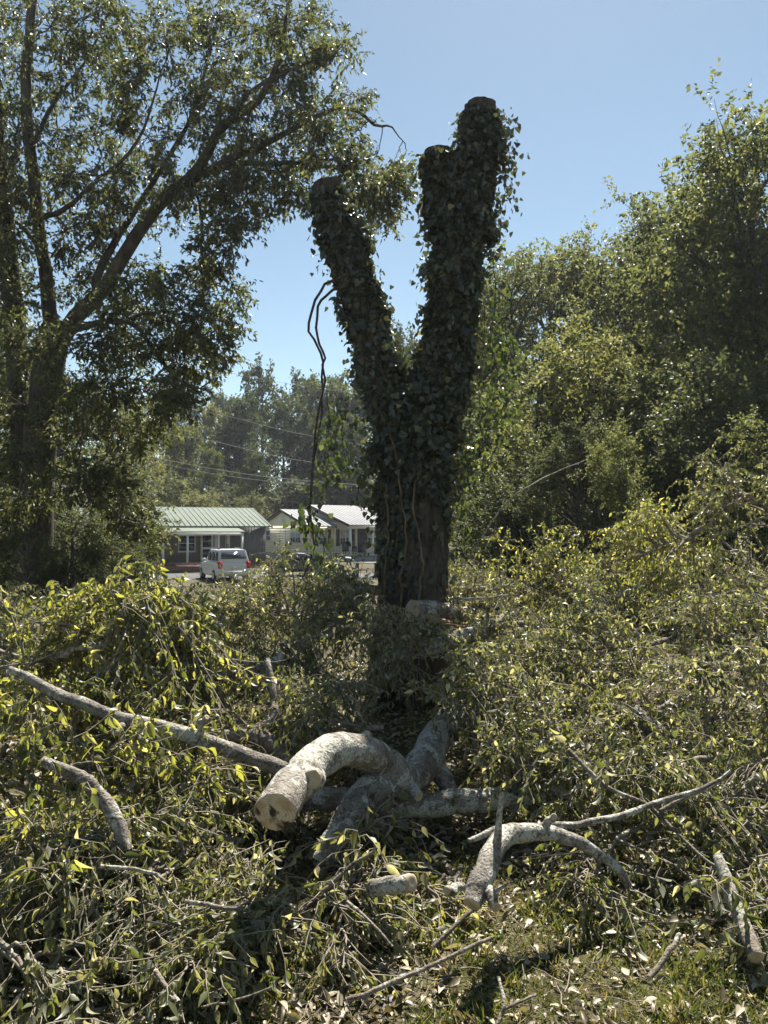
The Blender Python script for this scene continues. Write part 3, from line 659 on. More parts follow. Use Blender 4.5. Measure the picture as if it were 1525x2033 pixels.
BOXF = np.array([[0, 3, 2, 1], [4, 5, 6, 7], [0, 1, 5, 4], [1, 2, 6, 5], [2, 3, 7, 6], [3, 0, 4, 7]])
def boxv(x0, x1, y0, y1, z0, z1):
    return np.array([[x0, y0, z0], [x1, y0, z0], [x1, y1, z0], [x0, y1, z0], [x0, y0, z1], [x1, y0, z1], [x1, y1, z1], [x0, y1, z1]], float)
def box(name, parent, b, mat):
    return obj(name, boxv(*b), [BOXF], mat, parent)
def prism(name, parent, prof, x0, x1, mat):
    """prof: (y,z) outline, extruded in x"""
    n = len(prof)
    V = [(x0, y, z) for y, z in prof] + [(x1, y, z) for y, z in prof]
    me = bpy.data.meshes.new(name)
    me.from_pydata(V, [], [list(range(n))[::-1], list(range(n, 2 * n))] + [[i, (i + 1) % n, n + (i + 1) % n, n + i] for i in range(n)][::1])
    me.materials.append(mat)
    return link(bpy.data.objects.new(name, me), parent)
def gable_roof(parent, x0, x1, yf, yb, yr, ze, zr, mat, name='roof', zb=None):
    """two slabs with standing ribs; eave front yf at ze, ridge yr at zr, back eave yb"""
    th = .09; zb = ze if zb is None else zb
    prof = [(yf, ze), (yr, zr), (yb, zb), (yb, zb + th), (yr, zr + th), (yf, ze + th)]
    r = prism(name, parent, prof, x0, x1, mat)
    bag = Bag()
    for k in range(int((x1 - x0) / .38) + 1):
        x = x0 + .01 + k * .38
        if x > x1 - .03: break
        for (ya, za, yb_, zb_) in ((yf, ze, yr, zr), (yb, zb, yr, zr)):
            V = np.array([[x, ya, za + th - .01], [x + .045, ya, za + th - .01], [x + .045, yb_, zb_ + th - .01], [x, yb_, zb_ + th - .01],
                          [x, ya, za + th + .03], [x + .045, ya, za + th + .03], [x + .045, yb_, zb_ + th + .03], [x, yb_, zb_ + th + .03]])
            bag.add(V, BOXF)
    bag.obj('roof_rib', mat, r)
    bag = Bag()
    for x in (x0 - .025, x1 + .002):
        for (ya, za, yb_, zb_) in ((yf, ze, yr, zr), (yb, zb, yr, zr)):
            V = np.array([[x, ya, za - .1], [x + .023, ya, za - .1], [x + .023, yb_, zb_ - .1], [x, yb_, zb_ - .1], [x, ya, za + th + .035], [x + .023, ya, za + th + .035], [x + .023, yb_, zb_ + th + .035], [x, yb_, zb_ + th + .035]])
            bag.add(V, BOXF)
    bag.obj('rake_trim', M['darktrim'], r)
    return r
def window(parent, x0, x1, z0, z1, y=0.0, n=1, shutters=False, face='y', blind=True):
    """window on the plane y (face 'y') or x (face 'x', x0..x1 are then y values)"""
    def bb(a0, a1, d0, d1, c0, c1):
        return (a0, a1, y - d1, y - d0, c0, c1) if face == 'y' else (y - d1, y - d0, a0, a1, c0, c1)
    w_ = (x1 - x0) / n
    for i in range(n):
        a, b_ = x0 + i * w_, x0 + (i + 1) * w_
        wd = box('window', parent, bb(a, b_, 0.0, .02, z0, z1), M['white'])
        zm = (z0 + z1) / 2
        box('pane', wd, bb(a + .07, b_ - .07, .021, .027, z0 + .07, zm - .025), M['glass'])
        box('pane', wd, bb(a + .07, b_ - .07, .021, .027, zm + .025, z1 - .07), M['curtain'] if blind else M['glass'])
        box('sill', wd, bb(a - .03, b_ + .03, .021, .07, z0 - .04, z0), M['white'])
        box('muntin', wd, bb((a + b_) / 2 - .012, (a + b_) / 2 + .012, .028, .034, z0 + .075, z1 - .075), M['white'])
    if shutters:
        for a in (x0 - .36, x1 + .06):
            sh = box('shutter', parent, bb(a, a + .3, .0, .04, z0 - .05, z1 + .05), M['shutter'])
            for k in range(6): box('slat', sh, bb(a + .04, a + .26, .041, .05, z0 + k * (z1 - z0) / 6 + .02, z0 + (k + 1) * (z1 - z0) / 6 - .04), M['shutter'])

# yellow house
yaw = R(35)
c0 = P(612, 1112, 62.0)
yh = thing('yellow_house', 'cream yellow house with silver metal roof, black shutters and front porch', 'house', c0, yaw)
FZ, EZ = .5, 2.78
yh.scale = (1, 1.2, 1)
bpy.context.view_layer.update()
def siding_wall(name, b, mat, parent, step=.2, axis='y'):
    w_ = box(name, parent, b, mat)
    bag = Bag()
    x0, x1, y0, y1, z0, z1 = b
    for k in range(int((z1 - z0) / step)):
        z = z0 + k * step
        bag.add(boxv(x0 - .012, x1 + .012, y0 - .012, y1 + .012, z + .012, z + step * .55), BOXF)
    bag.obj('siding', mat, w_)
    return w_
siding_wall('wall', (0, 2.4, 0, 7, FZ, EZ), M['cream'], yh)
siding_wall('wall', (2.42, 9.0, 0.03, 6.97, FZ, EZ + .3), M['cream'], yh)
box('foundation', yh, (-.02, 9.02, -.02, 7.02, -.6, FZ - .003), M['block'])
g = prism('gable', yh, [(0, EZ), (7, EZ), (3.5, EZ + 1.28)], 0.0, 2.38, M['cream'])
box('vent', yh, (-.04, -.004, 3.3, 3.75, EZ + .35, EZ + .85), M['white'])
gable_roof(yh, -.35, 2.35, -.45, 7.45, 3.5, EZ - .16 + .05, EZ + 1.32, M['whiteroof'])
gable_roof(yh, 2.3, 7.1, -2.1, 7.45, 3.3, EZ - .02, EZ + 1.75, M['whiteroof'])
gable_roof(yh, 7.15, 9.4, -2.1, 7.45, 3.3, EZ - .12, EZ + 1.5, M['whiteroof'])
prism('gable', yh, [(0.05, EZ), (6.95, EZ), (3.5, EZ + 1.66)], 2.43, 8.95, M['cream'])
window(yh, 1.0, 2.5, 1.35, 2.3, 0.0 - .014, 2, face='x')
window(yh, 5.6, 6.3, 1.5, 2.4, -.014, 1, face='x', blind=False)
window(yh, .95, 1.75, 1.2, 2.4, -.014, 1, True)
window(yh, 3.0, 4.1, 1.15, 2.45, .016, 2, True)
window(yh, 5.75, 6.85, 1.15, 2.45, .016, 2, True)
dr = box('door', yh, (4.75, 5.6, -.03, .015, FZ + .02, 2.55), M['shutter']); box('handle', dr, (5.48, 5.54, -.08, -.031, 1.45, 1.55), M['white'])
pc = box('porch', yh, (2.45, 8.9, -2.0, -.03, .28, .48), M['concrete'])
box('porch_base', pc, (2.5, 8.85, -1.95, -.05, -.6, .278), M['block'])
for k in (3.6, 5.5, 7.3): box('base_vent', pc, (k, k + .3, -1.975, -1.951, -.1, .08), M['shutter'])
box('porch_beam', yh, (2.4, 8.95, -1.95, -1.78, EZ - .25, EZ - .03), M['white'])
for x in (2.52, 4.7, 6.2, 8.75): box('porch_post', yh, (x, x + .14, -1.93, -1.79, .482, EZ - .252), M['white'])
rl = box('railing', yh, (4.85, 6.15, -1.88, -1.84, 1.25, 1.3), M['shutter'])
for k in range(9): box('baluster', rl, (4.9 + k * .15, 4.925 + k * .15, -1.875, -1.85, .483, 1.249), M['shutter'])
st_ = box('steps', yh, (4.85, 6.1, -2.35, -2.003, -.5, .2), M['concrete'])
ch = thing('porch_chair', 'dark padded armchair on the yellow house porch', 'chair', yh.matrix_basis @ Vector((2.95, -1.3, .48)), yaw - .2)
box('seat', ch, (-.5, .5, -.35, .35, .2, .45), M['shutter']); box('backrest', ch, (-.5, .5, .2, .4, .452, 1.0), M['darktrim'])
for sx in (-.5, .38): box('arm', ch, (sx, sx + .12, -.35, .199, .452, .65), M['darktrim'])
for sx in (-.46, .4):
    for sy in (-.3, .28): box('leg', ch, (sx, sx + .06, sy, sy + .06, 0, .198), M['darktrim'])

# green roofed house
gw = R(28)
g0 = P(527, 1118, 56.0)
gh = thing('green_roofed_house', 'low grey brown house with pale green metal roof and covered deck', 'house', g0, gw)
GE = 2.72
box('wall', gh, (-2.6, 0, 0, 8, -.2, GE + .1), M['greysiding'])
wl = box('wall', gh, (-12, -2.603, .003, 7.99, -.2, GE + .1), M['brownsiding'])
bag = Bag()
for k in range(12): bag.add(boxv(-2.55 + k * .21, -2.51 + k * .21, -.02, -.001, -.2, GE - .02), BOXF)
bag.obj('batten', M['greysiding'], gh)
prism('gable', gh, [(0, GE + .1), (8, GE + .1), (4, GE + 1.25)], -12, 0, M['greysiding'])
gable_roof(gh, -12.4, .35, -.5, 8.5, 4.0, GE - .12, GE + 1.3, M['greenroof'])
# porch roof, posts and deck
prism('porch_roof', gh, [(-2.1, GE - .42), (-.35, GE - .14), (-.35, GE - .2), (-2.1, GE - .5)], -9.6, -2.2, M['greenroof'])
box('porch_beam', gh, (-9.5, -2.3, -2.05, -1.93, GE - .68, GE - .5), M['white'])
for x in (-9.4, -7.8, -6.2, -4.1, -2.45): box('porch_post', gh, (x, x + .13, -2.04, -1.94, .22, GE - .682), M['white'])
dk = box('deck', gh, (-9.5, -2.3, -2.1, -.003, .08, .2), M['deck'])
rl = box('deck_rail', gh, (-4.0, -2.32, -2.07, -1.98, 1.02, 1.09), M['deck'])
for k in range(15): box('baluster', rl, (-3.94 + k * .107, -3.89 + k * .107, -2.045, -2.005, .202, 1.019), M['deck'])
box('skirt', dk, (-9.4, -2.4, -2.06, -2.0, -.6, .078), M['deck'])
window(gh, -6.3, -5.1, .9, 2.05, -.0, 1, blind=False)
window(gh, -8.7, -7.9, .9, 2.05, -.0, 1)
window(gh, -2.98, -2.68, .9, 2.05, -.0, 1)
dr = box('door', gh, (-4.75, -3.85, -.05, .002, .21, 2.2), M['white']); box('pane', dr, (-4.6, -4.0, -.056, -.051, 1.2, 2.05), M['glass']); box('pane', dr, (-4.6, -4.0, -.056, -.051, .35, 1.05), M['glass'])
box('door_frame', gh, (-3.78, -3.6, -.04, .002, .21, 2.25), M['white'])

# ------------------------------------------------------------------ vehicles
M['carwhite'] = plain('white_car_paint', (.7, .7, .71), .25, .02, 2, 0, .6)
M['cardark'] = plain('dark_car_paint', (.05, .055, .065), .25, .02, 2, 0, .6)
M['taillight'] = plain('red_lens', (.45, .02, .015), .2, .05, 5, 0, .6)
M['tyre'] = plain('rubber', (.02, .02, .02), .8, .1)
M['rim'] = plain('alloy', (.4, .4, .41), .35, .05, 3, .7)
M['plastic'] = plain('grey_plastic', (.09, .09, .095), .6, .1)
def loft(name, parent, rings, mat, smooth=True):
    """rings: list of closed (k,3) loops"""
    Rr = np.array(rings, float); n, k = Rr.shape[:2]
    V = Rr.reshape(-1, 3); i = np.arange(n - 1)[:, None]; j = np.arange(k)[None]; j2 = (j + 1) % k
    Fq = np.stack([i * k + j, i * k + j2, (i + 1) * k + j2, (i + 1) * k + j], -1).reshape(-1, 4)
    me = bpy.data.meshes.new(name)
    me.from_pydata(V.tolist(), [], Fq.tolist() + [list(range(k))[::-1], list(range((n - 1) * k, n * k))])
    me.materials.append(mat)
    for p_ in me.polygons: p_.use_smooth = False
    return link(bpy.data.objects.new(name, me), parent)
def sect(x, hw, z0, z1, r=.12):
    """rounded rectangle loop in the y,z plane at x"""
    L_ = []
    for cy, cz, a0 in ((hw - r, z1 - r, 0), (-hw + r, z1 - r, 90), (-hw + r, z0 + r, 180), (hw - r, z0 + r, 270)):
        for a in (0, 45, 90): L_.append((x, cy + r * math.cos(R(a0 + a)), cz + r * math.sin(R(a0 + a))))
    return L_
def car(name, label, loc, rz, paint, suv=True):
    c = thing(name, label, 'car', loc, rz)
    L_, hw = (4.7, .92) if suv else (4.6, .89)
    h0 = 1.05 if suv else .92; h1 = 1.76 if suv else 1.42
    body = loft('body', c, [sect(0, hw * .86, .42, h0 - .1), sect(.12, hw * .97, .32, h0), sect(.9, hw, .3, h0 + .02), sect(3.2, hw, .3, h0), sect(4.2, hw * .97, .3, h0 - .1), sect(L_ - .1, hw * .9, .34, h0 - .2), sect(L_, hw * .78, .42, h0 - .32)], paint)
    x0, x1 = (.12, 3.3) if suv else (.9, 3.2)
    cab = loft('cabin', c, [[(x0 + (.28 if suv else .5) * t if e < 2 else 0, 0, 0) for t, e in ()] or sect(x0 + .02, hw * .9, h0 - .06, h0 + .12, .05), sect(x0 + (.3 if suv else .75), hw * .8, h0 - .06, h1 - .03, .08), sect(x0 + 1.0, hw * .82, h0 - .06, h1, .08), sect(x1 - .9, hw * .8, h0 - .06, h1 - .02, .08), sect(x1 - .02, hw * .86, h0 - .06, h0 + .06, .05)], paint)
    # rear glass lies on the sloped cabin back
    xa, za, xb, zb = x0 + .05, h0 + .2, x0 + (.265 if suv else .66), h1 - .17
    nx_, nz_ = -(zb - za), (xb - xa); l_ = math.hypot(nx_, nz_); nx_, nz_ = nx_ / l_ * .03, nz_ / l_ * .03
    def slab(nm, par, quad, dx, dz, mat):
        V = np.array([q for q in quad] + [(q[0] + dx, q[1], q[2] + dz) for q in quad]); return obj(nm, V, [BOXF], mat, par)
    slab('rear_window', c, [(xa, -hw * .74, za), (xa, hw * .74, za), (xb, hw * .68, zb), (xb, -hw * .68, zb)], nx_ * 1.3, nz_ * 1.3, M['glass'])
    for s in (-1, 1):
        for (a, b_) in ((x0 + .42, x0 + 1.15), (x0 + 1.22, x0 + 1.95), (x0 + 2.02, x1 - .75)):
            V = np.array([[a, s * hw * .865, h0 + .08], [b_, s * hw * .875, h0 + .08], [b_, s * hw * .835, h1 - .16], [a, s * hw * .835, h1 - .16]])
            V = np.vstack([V, V + [0, s * .025, 0]]); obj('side_window', V, [BOXF], M['glass'], c)
        box('tail_light', c, (-.02, .3, s * hw * .83 - .11, s * hw * .83 + .11, h0 - .3, h0 + (.06 if suv else -.02)), M['taillight'])
        box('headlight', c, (L_ - .28, L_ - .02, s * hw * .68 - .14, s * hw * .68 + .14, h0 - .42, h0 - .28), M['glass'])
        box('mirror', c, (x1 - .62, x1 - .5, s * (hw + .1) - .1, s * (hw + .1) + .1, h0 + .02, h0 + .18), paint)
        if suv: box('roof_rail', c, (x0 + .5, x1 - 1.0, s * hw * .68 - .02, s * hw * .68 + .02, h1 + .0, h1 + .06), M['plastic'])
    box('bumper', c, (-.09, .1, -hw * .88, hw * .88, .38, .62), paint)
    box('number_plate', c, (-.03, -.0, -.17, .17, .72, .84), M['white'])
    for x in (.85, L_ - .92):
        for s in (-1, 1):
            a = np.arange(20) * math.pi / 10
            rg = lambda y, r: [(x + r * math.cos(q), y, .34 + r * math.sin(q)) for q in a]
            wh = loft('wheel', c, [rg(s * (hw - .2), .3), rg(s * (hw - .18), .34), rg(s * (hw + .0), .34), rg(s * (hw + .02), .3)], M['tyre'])
            loft('rim', wh, [rg(s * (hw + .0), .2), rg(s * (hw + .03), .2), rg(s * (hw + .035), .08)], M['rim'])
    return c
def gpos(px, Y):
    q_ = P(px, 1056, Y); return (q_[0], Y, float(ground_z(q_[0], Y)))
car('white_car', 'white sport utility car seen from behind in front of the green roofed house', gpos(466, 41.0), R(116), M['carwhite'])
car('dark_car', 'dark parked car, mostly hidden by leaves, in front of yellow house gable', gpos(528, 46.5), R(8), M['cardark'], False)
# white hoop and dark table on the yellow house's lawn
hp = thing('white_hoop', 'white bent tube hoop on the lawn before the yellow house porch', 'frame', gpos(686, 46))
zz = -hp.location.z
c_ = np.array([(-.45, 0, 0), (-.44, 0, .6), (-.42, 0, .95), (-.3, 0, 1.12), (0, 0, 1.14), (.3, 0, 1.1), (.5, 0, .9), (.62, 0, .5), (.66, 0, 0)])
for dy in (0, .5): Bag().add(*tubes(catmull(c_ + [0, dy, 0], 30)[None], np.full((1, 30), .035), 8)).obj('tube', M['white'], hp, True)
Bag().add(*tubes(np.array([[(0, 0, 1.14), (0, .25, 1.14), (0, .5, 1.14)]]), np.full((1, 3), .03), 8)).obj('crossbar', M['white'], hp, True)
tbv = thing('lawn_table', 'dark picnic table beside the trunk before the yellow house', 'table', gpos(728, 45), R(10))
for k in range(5): box('top_board', tbv, (-.75, .75, -.38 + k * .155, -.24 + k * .155, .86, .9), M['plastic'])
for y in (-.75, .6):
    for k in range(1): box('bench_board', tbv, (-.75, .75, y, y + .2, .48, .52), M['plastic'])
for x in (-.6, .5):
    box('leg', tbv, (x, x + .1, -.3, -.2, 0, .858), M['plastic']); box('leg', tbv, (x, x + .1, .2, .3, 0, .858), M['plastic']); box('brace', tbv, (x + .101, x + .15, -.75, .8, .42, .478), M['plastic'])

# ------------------------------------------------------------------ power lines
M['wire'] = plain('dull_wire', (.16, .16, .165), .7, .05, 1, 0)
for pts, rr_, lb in [([(-120, 800, 52), (240, 893, 50), (480, 940, 50), (720, 963, 50), (1000, 975, 52)], .022, 'lowest bright power line running above both roofs'),
                     ([(-120, 812, 52), (240, 903, 50), (480, 949, 50), (720, 967, 50), (1000, 978, 52)], .016, 'thinner line just under the lowest bright power line'),
                     ([(-120, 800, 56), (230, 853, 56), (400, 872, 56), (620, 918, 56), (1000, 960, 58)], .018, 'power line crossing behind the hanging vine at mid height'),
                     ([(-120, 770, 58), (230, 790, 58), (430, 822, 58), (620, 866, 58), (1000, 930, 60)], .016, 'power line higher up crossing the dark trees'),
                     ([(-120, 640, 60), (200, 690, 60), (430, 735, 60), (600, 766, 60), (1000, 820, 62)], .012, 'thin topmost power line against the sky left of the stump')]:
    o = thing('power_line', lb, 'power line', P(*pts[0]), 0, 'power lines across the back')
    c = catmull([P(*q_) for q_ in pts], 40); Bag().add(*tubes(c[None], np.full((1, 40), rr_), 5)).obj('cable', M['wire'], o, True, np.array(o.location))

# ------------------------------------------------------------------ logs
def log_tube(ctrl, rads, n=30, sides=16, bump=.07, kink=.16):
    c = catmull(ctrl, n); jt = catmull(rng.normal(size=(len(ctrl) * 2 + 1, 3)), n) * np.mean(rads) * kink * np.minimum(1, np.minimum(np.arange(n), np.arange(n)[::-1]) / 3)[:, None]; c = c + jt
    rr = np.interp(np.linspace(0, len(ctrl) - 1, n), np.arange(len(ctrl)), rads)
    V, Fq = tubes(c[None], rr[None], sides); Vr = V.reshape(n, sides, 3); ph = np.arange(sides) / sides * 2 * math.pi
    zt = np.linspace(0, 1, n)[:, None] * n * .35; s_ = rng.uniform(0, 6, 4)
    f = 1 + bump * (.5 * np.sin(2 * ph + zt * .5 + s_[0]) + .5 * np.sin(3 * ph - zt * .9 + s_[1]) + .35 * np.sin(zt * 1.7 + s_[2])) + rng.normal(size=(n, sides)) * .03
    Vr = c[:, None] + (Vr - c[:, None]) * f[..., None]
    return c, rr, Vr.reshape(-1, 3), Fq
def cap(V, sides, end, name, mat, parent, off, out=.006):
    """sawn face closing an end ring, with a slightly raised ring pattern"""
    e = V[:sides] if end == 0 else V[-sides:]
    nx_ = V[sides:2 * sides].mean(0) if end == 0 else V[-2 * sides:-sides].mean(0)
    m_ = e.mean(0); d_ = nrm(m_ - nx_)
    rings = [e + d_ * .001]
    for k, sc_ in enumerate((.93, .6, .3)): rings.append(m_ + (e - m_) * sc_ + d_ * (out + (rng.random() - .5) * .004))
    Vv = np.vstack(rings + [m_ + d_ * out]); Fl = []
    j = np.arange(sides); j2 = (j + 1) % sides
    quads = np.concatenate([np.stack([k * sides + j, k * sides + j2, (k + 1) * sides + j2, (k + 1) * sides + j], -1) for k in range(3)])
    tris = np.stack([3 * sides + j, 3 * sides + j2, np.full(sides, 4 * sides)], -1)
    return obj(name, Vv, [quads, tris], mat, parent, False, off)
def make_log(name, label, cat, pieces, mat='log', group='sawn limbs in the brush pile'):
    """pieces: list of (ctrl[(px,py,Y)], radii px, part name, cap0, cap1)"""
    root = None
    for k, (ct, rp, pn, c0_, c1_) in enumerate(pieces):
        pts = np.array([P(*q) for q in ct]); rad_ = [r * .83 * q[2] / F for r, q in zip(rp, ct)]
        if root is None:
            mid = pts[np.argmin(pts[:, 2])]; root = thing(name, label, cat, (mid[0], mid[1], max(0, mid[2] - rad_[0])), 0, group); off = np.array(root.location)
        c, rr, V, Fq = log_tube(pts, rad_, n=max(16, 9 * len(ct)), sides=16 if max(rp) > 11 else 10, kink=.09 if max(rp) > 11 else .3, bump=.05 if len(ct) > 3 else .03)
        sd_ = 16 if max(rp) > 11 else 10
        o = obj(pn, V, [Fq], M[mat], root, True, off)
        if c0_: cap(V, sd_, 0, 'sawn_face', M[c0_], o, off)
        if c1_: cap(V, sd_, 1, 'sawn_face', M[c1_], o, off)
    return root
make_log('sawn_limb', 'thick pale twisted limb with dark rotten sawn end, centre front', 'log', [
    ([(546, 1612, 3.62), (582, 1562, 3.92), (628, 1512, 4.22), (690, 1488, 4.5), (750, 1508, 4.75), (798, 1545, 4.95), (842, 1515, 5.2), (872, 1460, 5.6), (905, 1405, 6.2), (928, 1350, 6.9)], (50, 47, 44, 40, 40, 43, 39, 36, 29, 24), 'limb', 'cutrot', None),
    ([(628, 1545, 4.12), (622, 1545, 3.98), (620, 1547, 3.9)], (26, 24, 22), 'knot', None, 'cut'),
    ([(735, 1500, 4.7), (730, 1470, 4.68), (726, 1458, 4.66)], (17, 13, 11), 'knot', None, 'cut'),
    ([(800, 1545, 4.95), (822, 1570, 4.82), (832, 1582, 4.76)], (18, 14, 12), 'knot', None, 'cut'),
    ([(785, 1535, 4.9), (745, 1565, 4.72), (700, 1610, 4.5), (665, 1665, 4.35), (640, 1710, 4.3)], (46, 38, 34, 30, 26), 'fork', None, None),
    ([(850, 1500, 5.25), (878, 1540, 5.22), (900, 1580, 5.15), (912, 1610, 5.1)], (32, 23, 18, 15), 'fork', None, None)])
make_log('sawn_limb', 'straight pale limb lying crosswise under the twisted one', 'log', [
    ([(600, 1590, 5.0), (680, 1585, 5.0), (790, 1600, 4.95), (900, 1594, 4.95), (1000, 1585, 5.0), (1090, 1572, 5.05), (1190, 1555, 5.1), (1300, 1530, 5.2)], (26, 27, 28, 29, 28, 25, 22, 16), 'limb', 'cut', None)])
make_log('sawn_limb', 'long grey limb running left from behind the rotten sawn end', 'log', [
    ([(620, 1550, 4.75), (560, 1528, 4.8), (480, 1500, 4.8), (390, 1465, 4.75), (290, 1440, 4.7), (190, 1410, 4.7), (100, 1370, 4.8), (20, 1330, 4.9)], (21, 20, 19, 19, 17, 15, 13, 9), 'limb', None, None),
    ([(395, 1468, 4.74), (400, 1440, 4.72), (410, 1425, 4.68)], (10, 8, 7), 'knot', None, 'cut'),
    ([(255, 1432, 4.7), (238, 1448, 4.6), (232, 1456, 4.55)], (10, 8, 7), 'knot', None, 'cut'),
    ([(330, 1452, 4.72), (310, 1475, 4.66), (285, 1492, 4.6), (250, 1500, 4.55)], (8, 6, 5, 3), 'side_branch', None, None)])
make_log('sawn_limb', 'forked grey limb above the long left one, bending upward', 'log', [
    ([(600, 1545, 5.1), (565, 1505, 5.15), (520, 1465, 5.2), (470, 1460, 5.2), (410, 1458, 5.15), (340, 1438, 5.1)], (20, 20, 19, 17, 14, 11), 'limb', None, None),
    ([(500, 1455, 5.22), (535, 1430, 5.3), (545, 1395, 5.4), (538, 1350, 5.5), (530, 1310, 5.6)], (14, 11, 10, 9, 8), 'fork', None, None)], 'log2')
make_log('sawn_limb', 'crooked pale limb piece at left front below the long limb', 'log', [
    ([(86, 1512, 3.95), (130, 1530, 3.95), (170, 1552, 3.92), (205, 1588, 3.9), (235, 1635, 3.85), (250, 1690, 3.8)], (12, 15, 17, 18, 18, 16), 'limb', 'cut', None)])
make_log('sawn_limb', 'forked pale limb with two small sawn ends on the right front', 'log', [
    ([(938, 1795, 3.45), (955, 1745, 3.55), (978, 1695, 3.7), (1008, 1658, 3.85), (1070, 1650, 3.95), (1140, 1668, 4.0), (1205, 1705, 4.02), (1250, 1760, 4.0)], (22, 26, 26, 24, 19, 16, 12, 9), 'limb', 'cut', None),
    ([(960, 1755, 3.55), (975, 1780, 3.47), (984, 1800, 3.42)], (18, 14, 12), 'fork', None, 'cut'),
    ([(985, 1690, 3.7), (990, 1640, 3.68), (996, 1575, 3.66)], (12, 8, 5), 'snag', None, None),
    ([(1075, 1652, 3.95), (1092, 1632, 3.93), (1100, 1622, 3.9)], (11, 9, 8), 'knot', None, 'cut'),
    ([(930, 1670, 3.85), (990, 1648, 3.9), (1080, 1640, 4.0), (1180, 1632, 4.1), (1290, 1600, 4.2), (1400, 1560, 4.3), (1450, 1530, 4.35)], (6, 9, 8, 8, 7, 5, 3), 'side_branch', None, None)])
make_log('sawn_limb', 'slanting mossy grey limb at the right front corner', 'log', [
    ([(1425, 1700, 3.9), (1450, 1770, 3.75), (1478, 1840, 3.6), (1500, 1900, 3.45)], (12, 16, 18, 19), 'limb', None, 'cut')], 'log2')
make_log('log_piece', 'short sawn log offcut showing its oval face below the twisted limb', 'log', [
    ([(735, 1762, 3.75), (770, 1757, 3.7), (816, 1752, 3.62)], (18, 20, 21), 'log', None, 'cut')])
make_log('log_piece', 'small sawn offcut just left of the two small sawn ends', 'log', [
    ([(930, 1755, 3.75), (905, 1762, 3.68), (888, 1768, 3.6)], (9, 10, 10), 'log', None, 'cut')])
make_log('log_piece', 'sawn log with torn orange wood lying against the trunk foot', 'log', [
    ([(818, 1212, 8.0), (860, 1215, 8.15), (910, 1225, 8.3), (960, 1240, 8.4)], (26, 26, 24, 20), 'log', 'cut', None),
    ([(850, 1228, 7.98), (890, 1240, 8.03), (930, 1248, 8.1)], (9, 10, 4), 'torn_wood', 'split', None)], 'log2')
bpy.data.objects['torn_wood'].data.materials[0] = M['split']
make_log('sawn_limb', 'shaded grey limb lying across the foot of the ivy trunk', 'log', [
    ([(790, 1305, 7.4), (850, 1285, 7.45), (910, 1268, 7.5), (965, 1248, 7.6), (1010, 1225, 7.8)], (15, 18, 20, 18, 14), 'limb', 'cut', None)], 'log2')
make_log('sawn_limb', 'rounded limb stump in shadow right of the trunk shadow', 'log', [
    ([(900, 1400, 6.4), (915, 1360, 6.5), (930, 1338, 6.8), (960, 1345, 7.1)], (22, 25, 24, 18), 'limb', None, None)], 'log2')
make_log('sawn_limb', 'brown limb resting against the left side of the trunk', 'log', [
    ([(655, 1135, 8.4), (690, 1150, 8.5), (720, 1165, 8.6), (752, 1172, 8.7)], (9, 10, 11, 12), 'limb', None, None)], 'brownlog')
make_log('sawn_limb', 'pale limb end poking out of leaves at centre right', 'log', [
    ([(1255, 1410, 5.7), (1295, 1440, 5.6), (1330, 1485, 5.5)], (17, 18, 18), 'limb', None, 'cut')], 'log2')
make_log('sawn_limb', 'pale straight limb lying level near the right edge', 'log', [
    ([(1370, 1318, 6.2), (1440, 1325, 6.2), (1540, 1330, 6.2)], (9, 11, 12), 'limb', None, None)], 'log2')
make_log('sawn_limb', 'pale limb glimpsed in leaves left of the trunk shadow', 'log', [
    ([(395, 1352, 6.0), (450, 1338, 6.1), (530, 1322, 6.2), (560, 1300, 6.3)], (12, 13, 12, 10), 'limb', None, None)], 'log')
make_log('sawn_limb', 'small pale limb end left of the trunk foot', 'log', [
    ([(585, 1285, 7.0), (620, 1270, 7.0), (660, 1255, 7.1)], (9, 10, 10), 'limb', 'cut', None)], 'log2')
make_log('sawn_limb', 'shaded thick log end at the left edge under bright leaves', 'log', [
    ([(-60, 1440, 5.2), (0, 1420, 5.3), (60, 1400, 5.4), (130, 1370, 5.6)], (30, 30, 28, 24), 'limb', None, None)], 'brownlog')
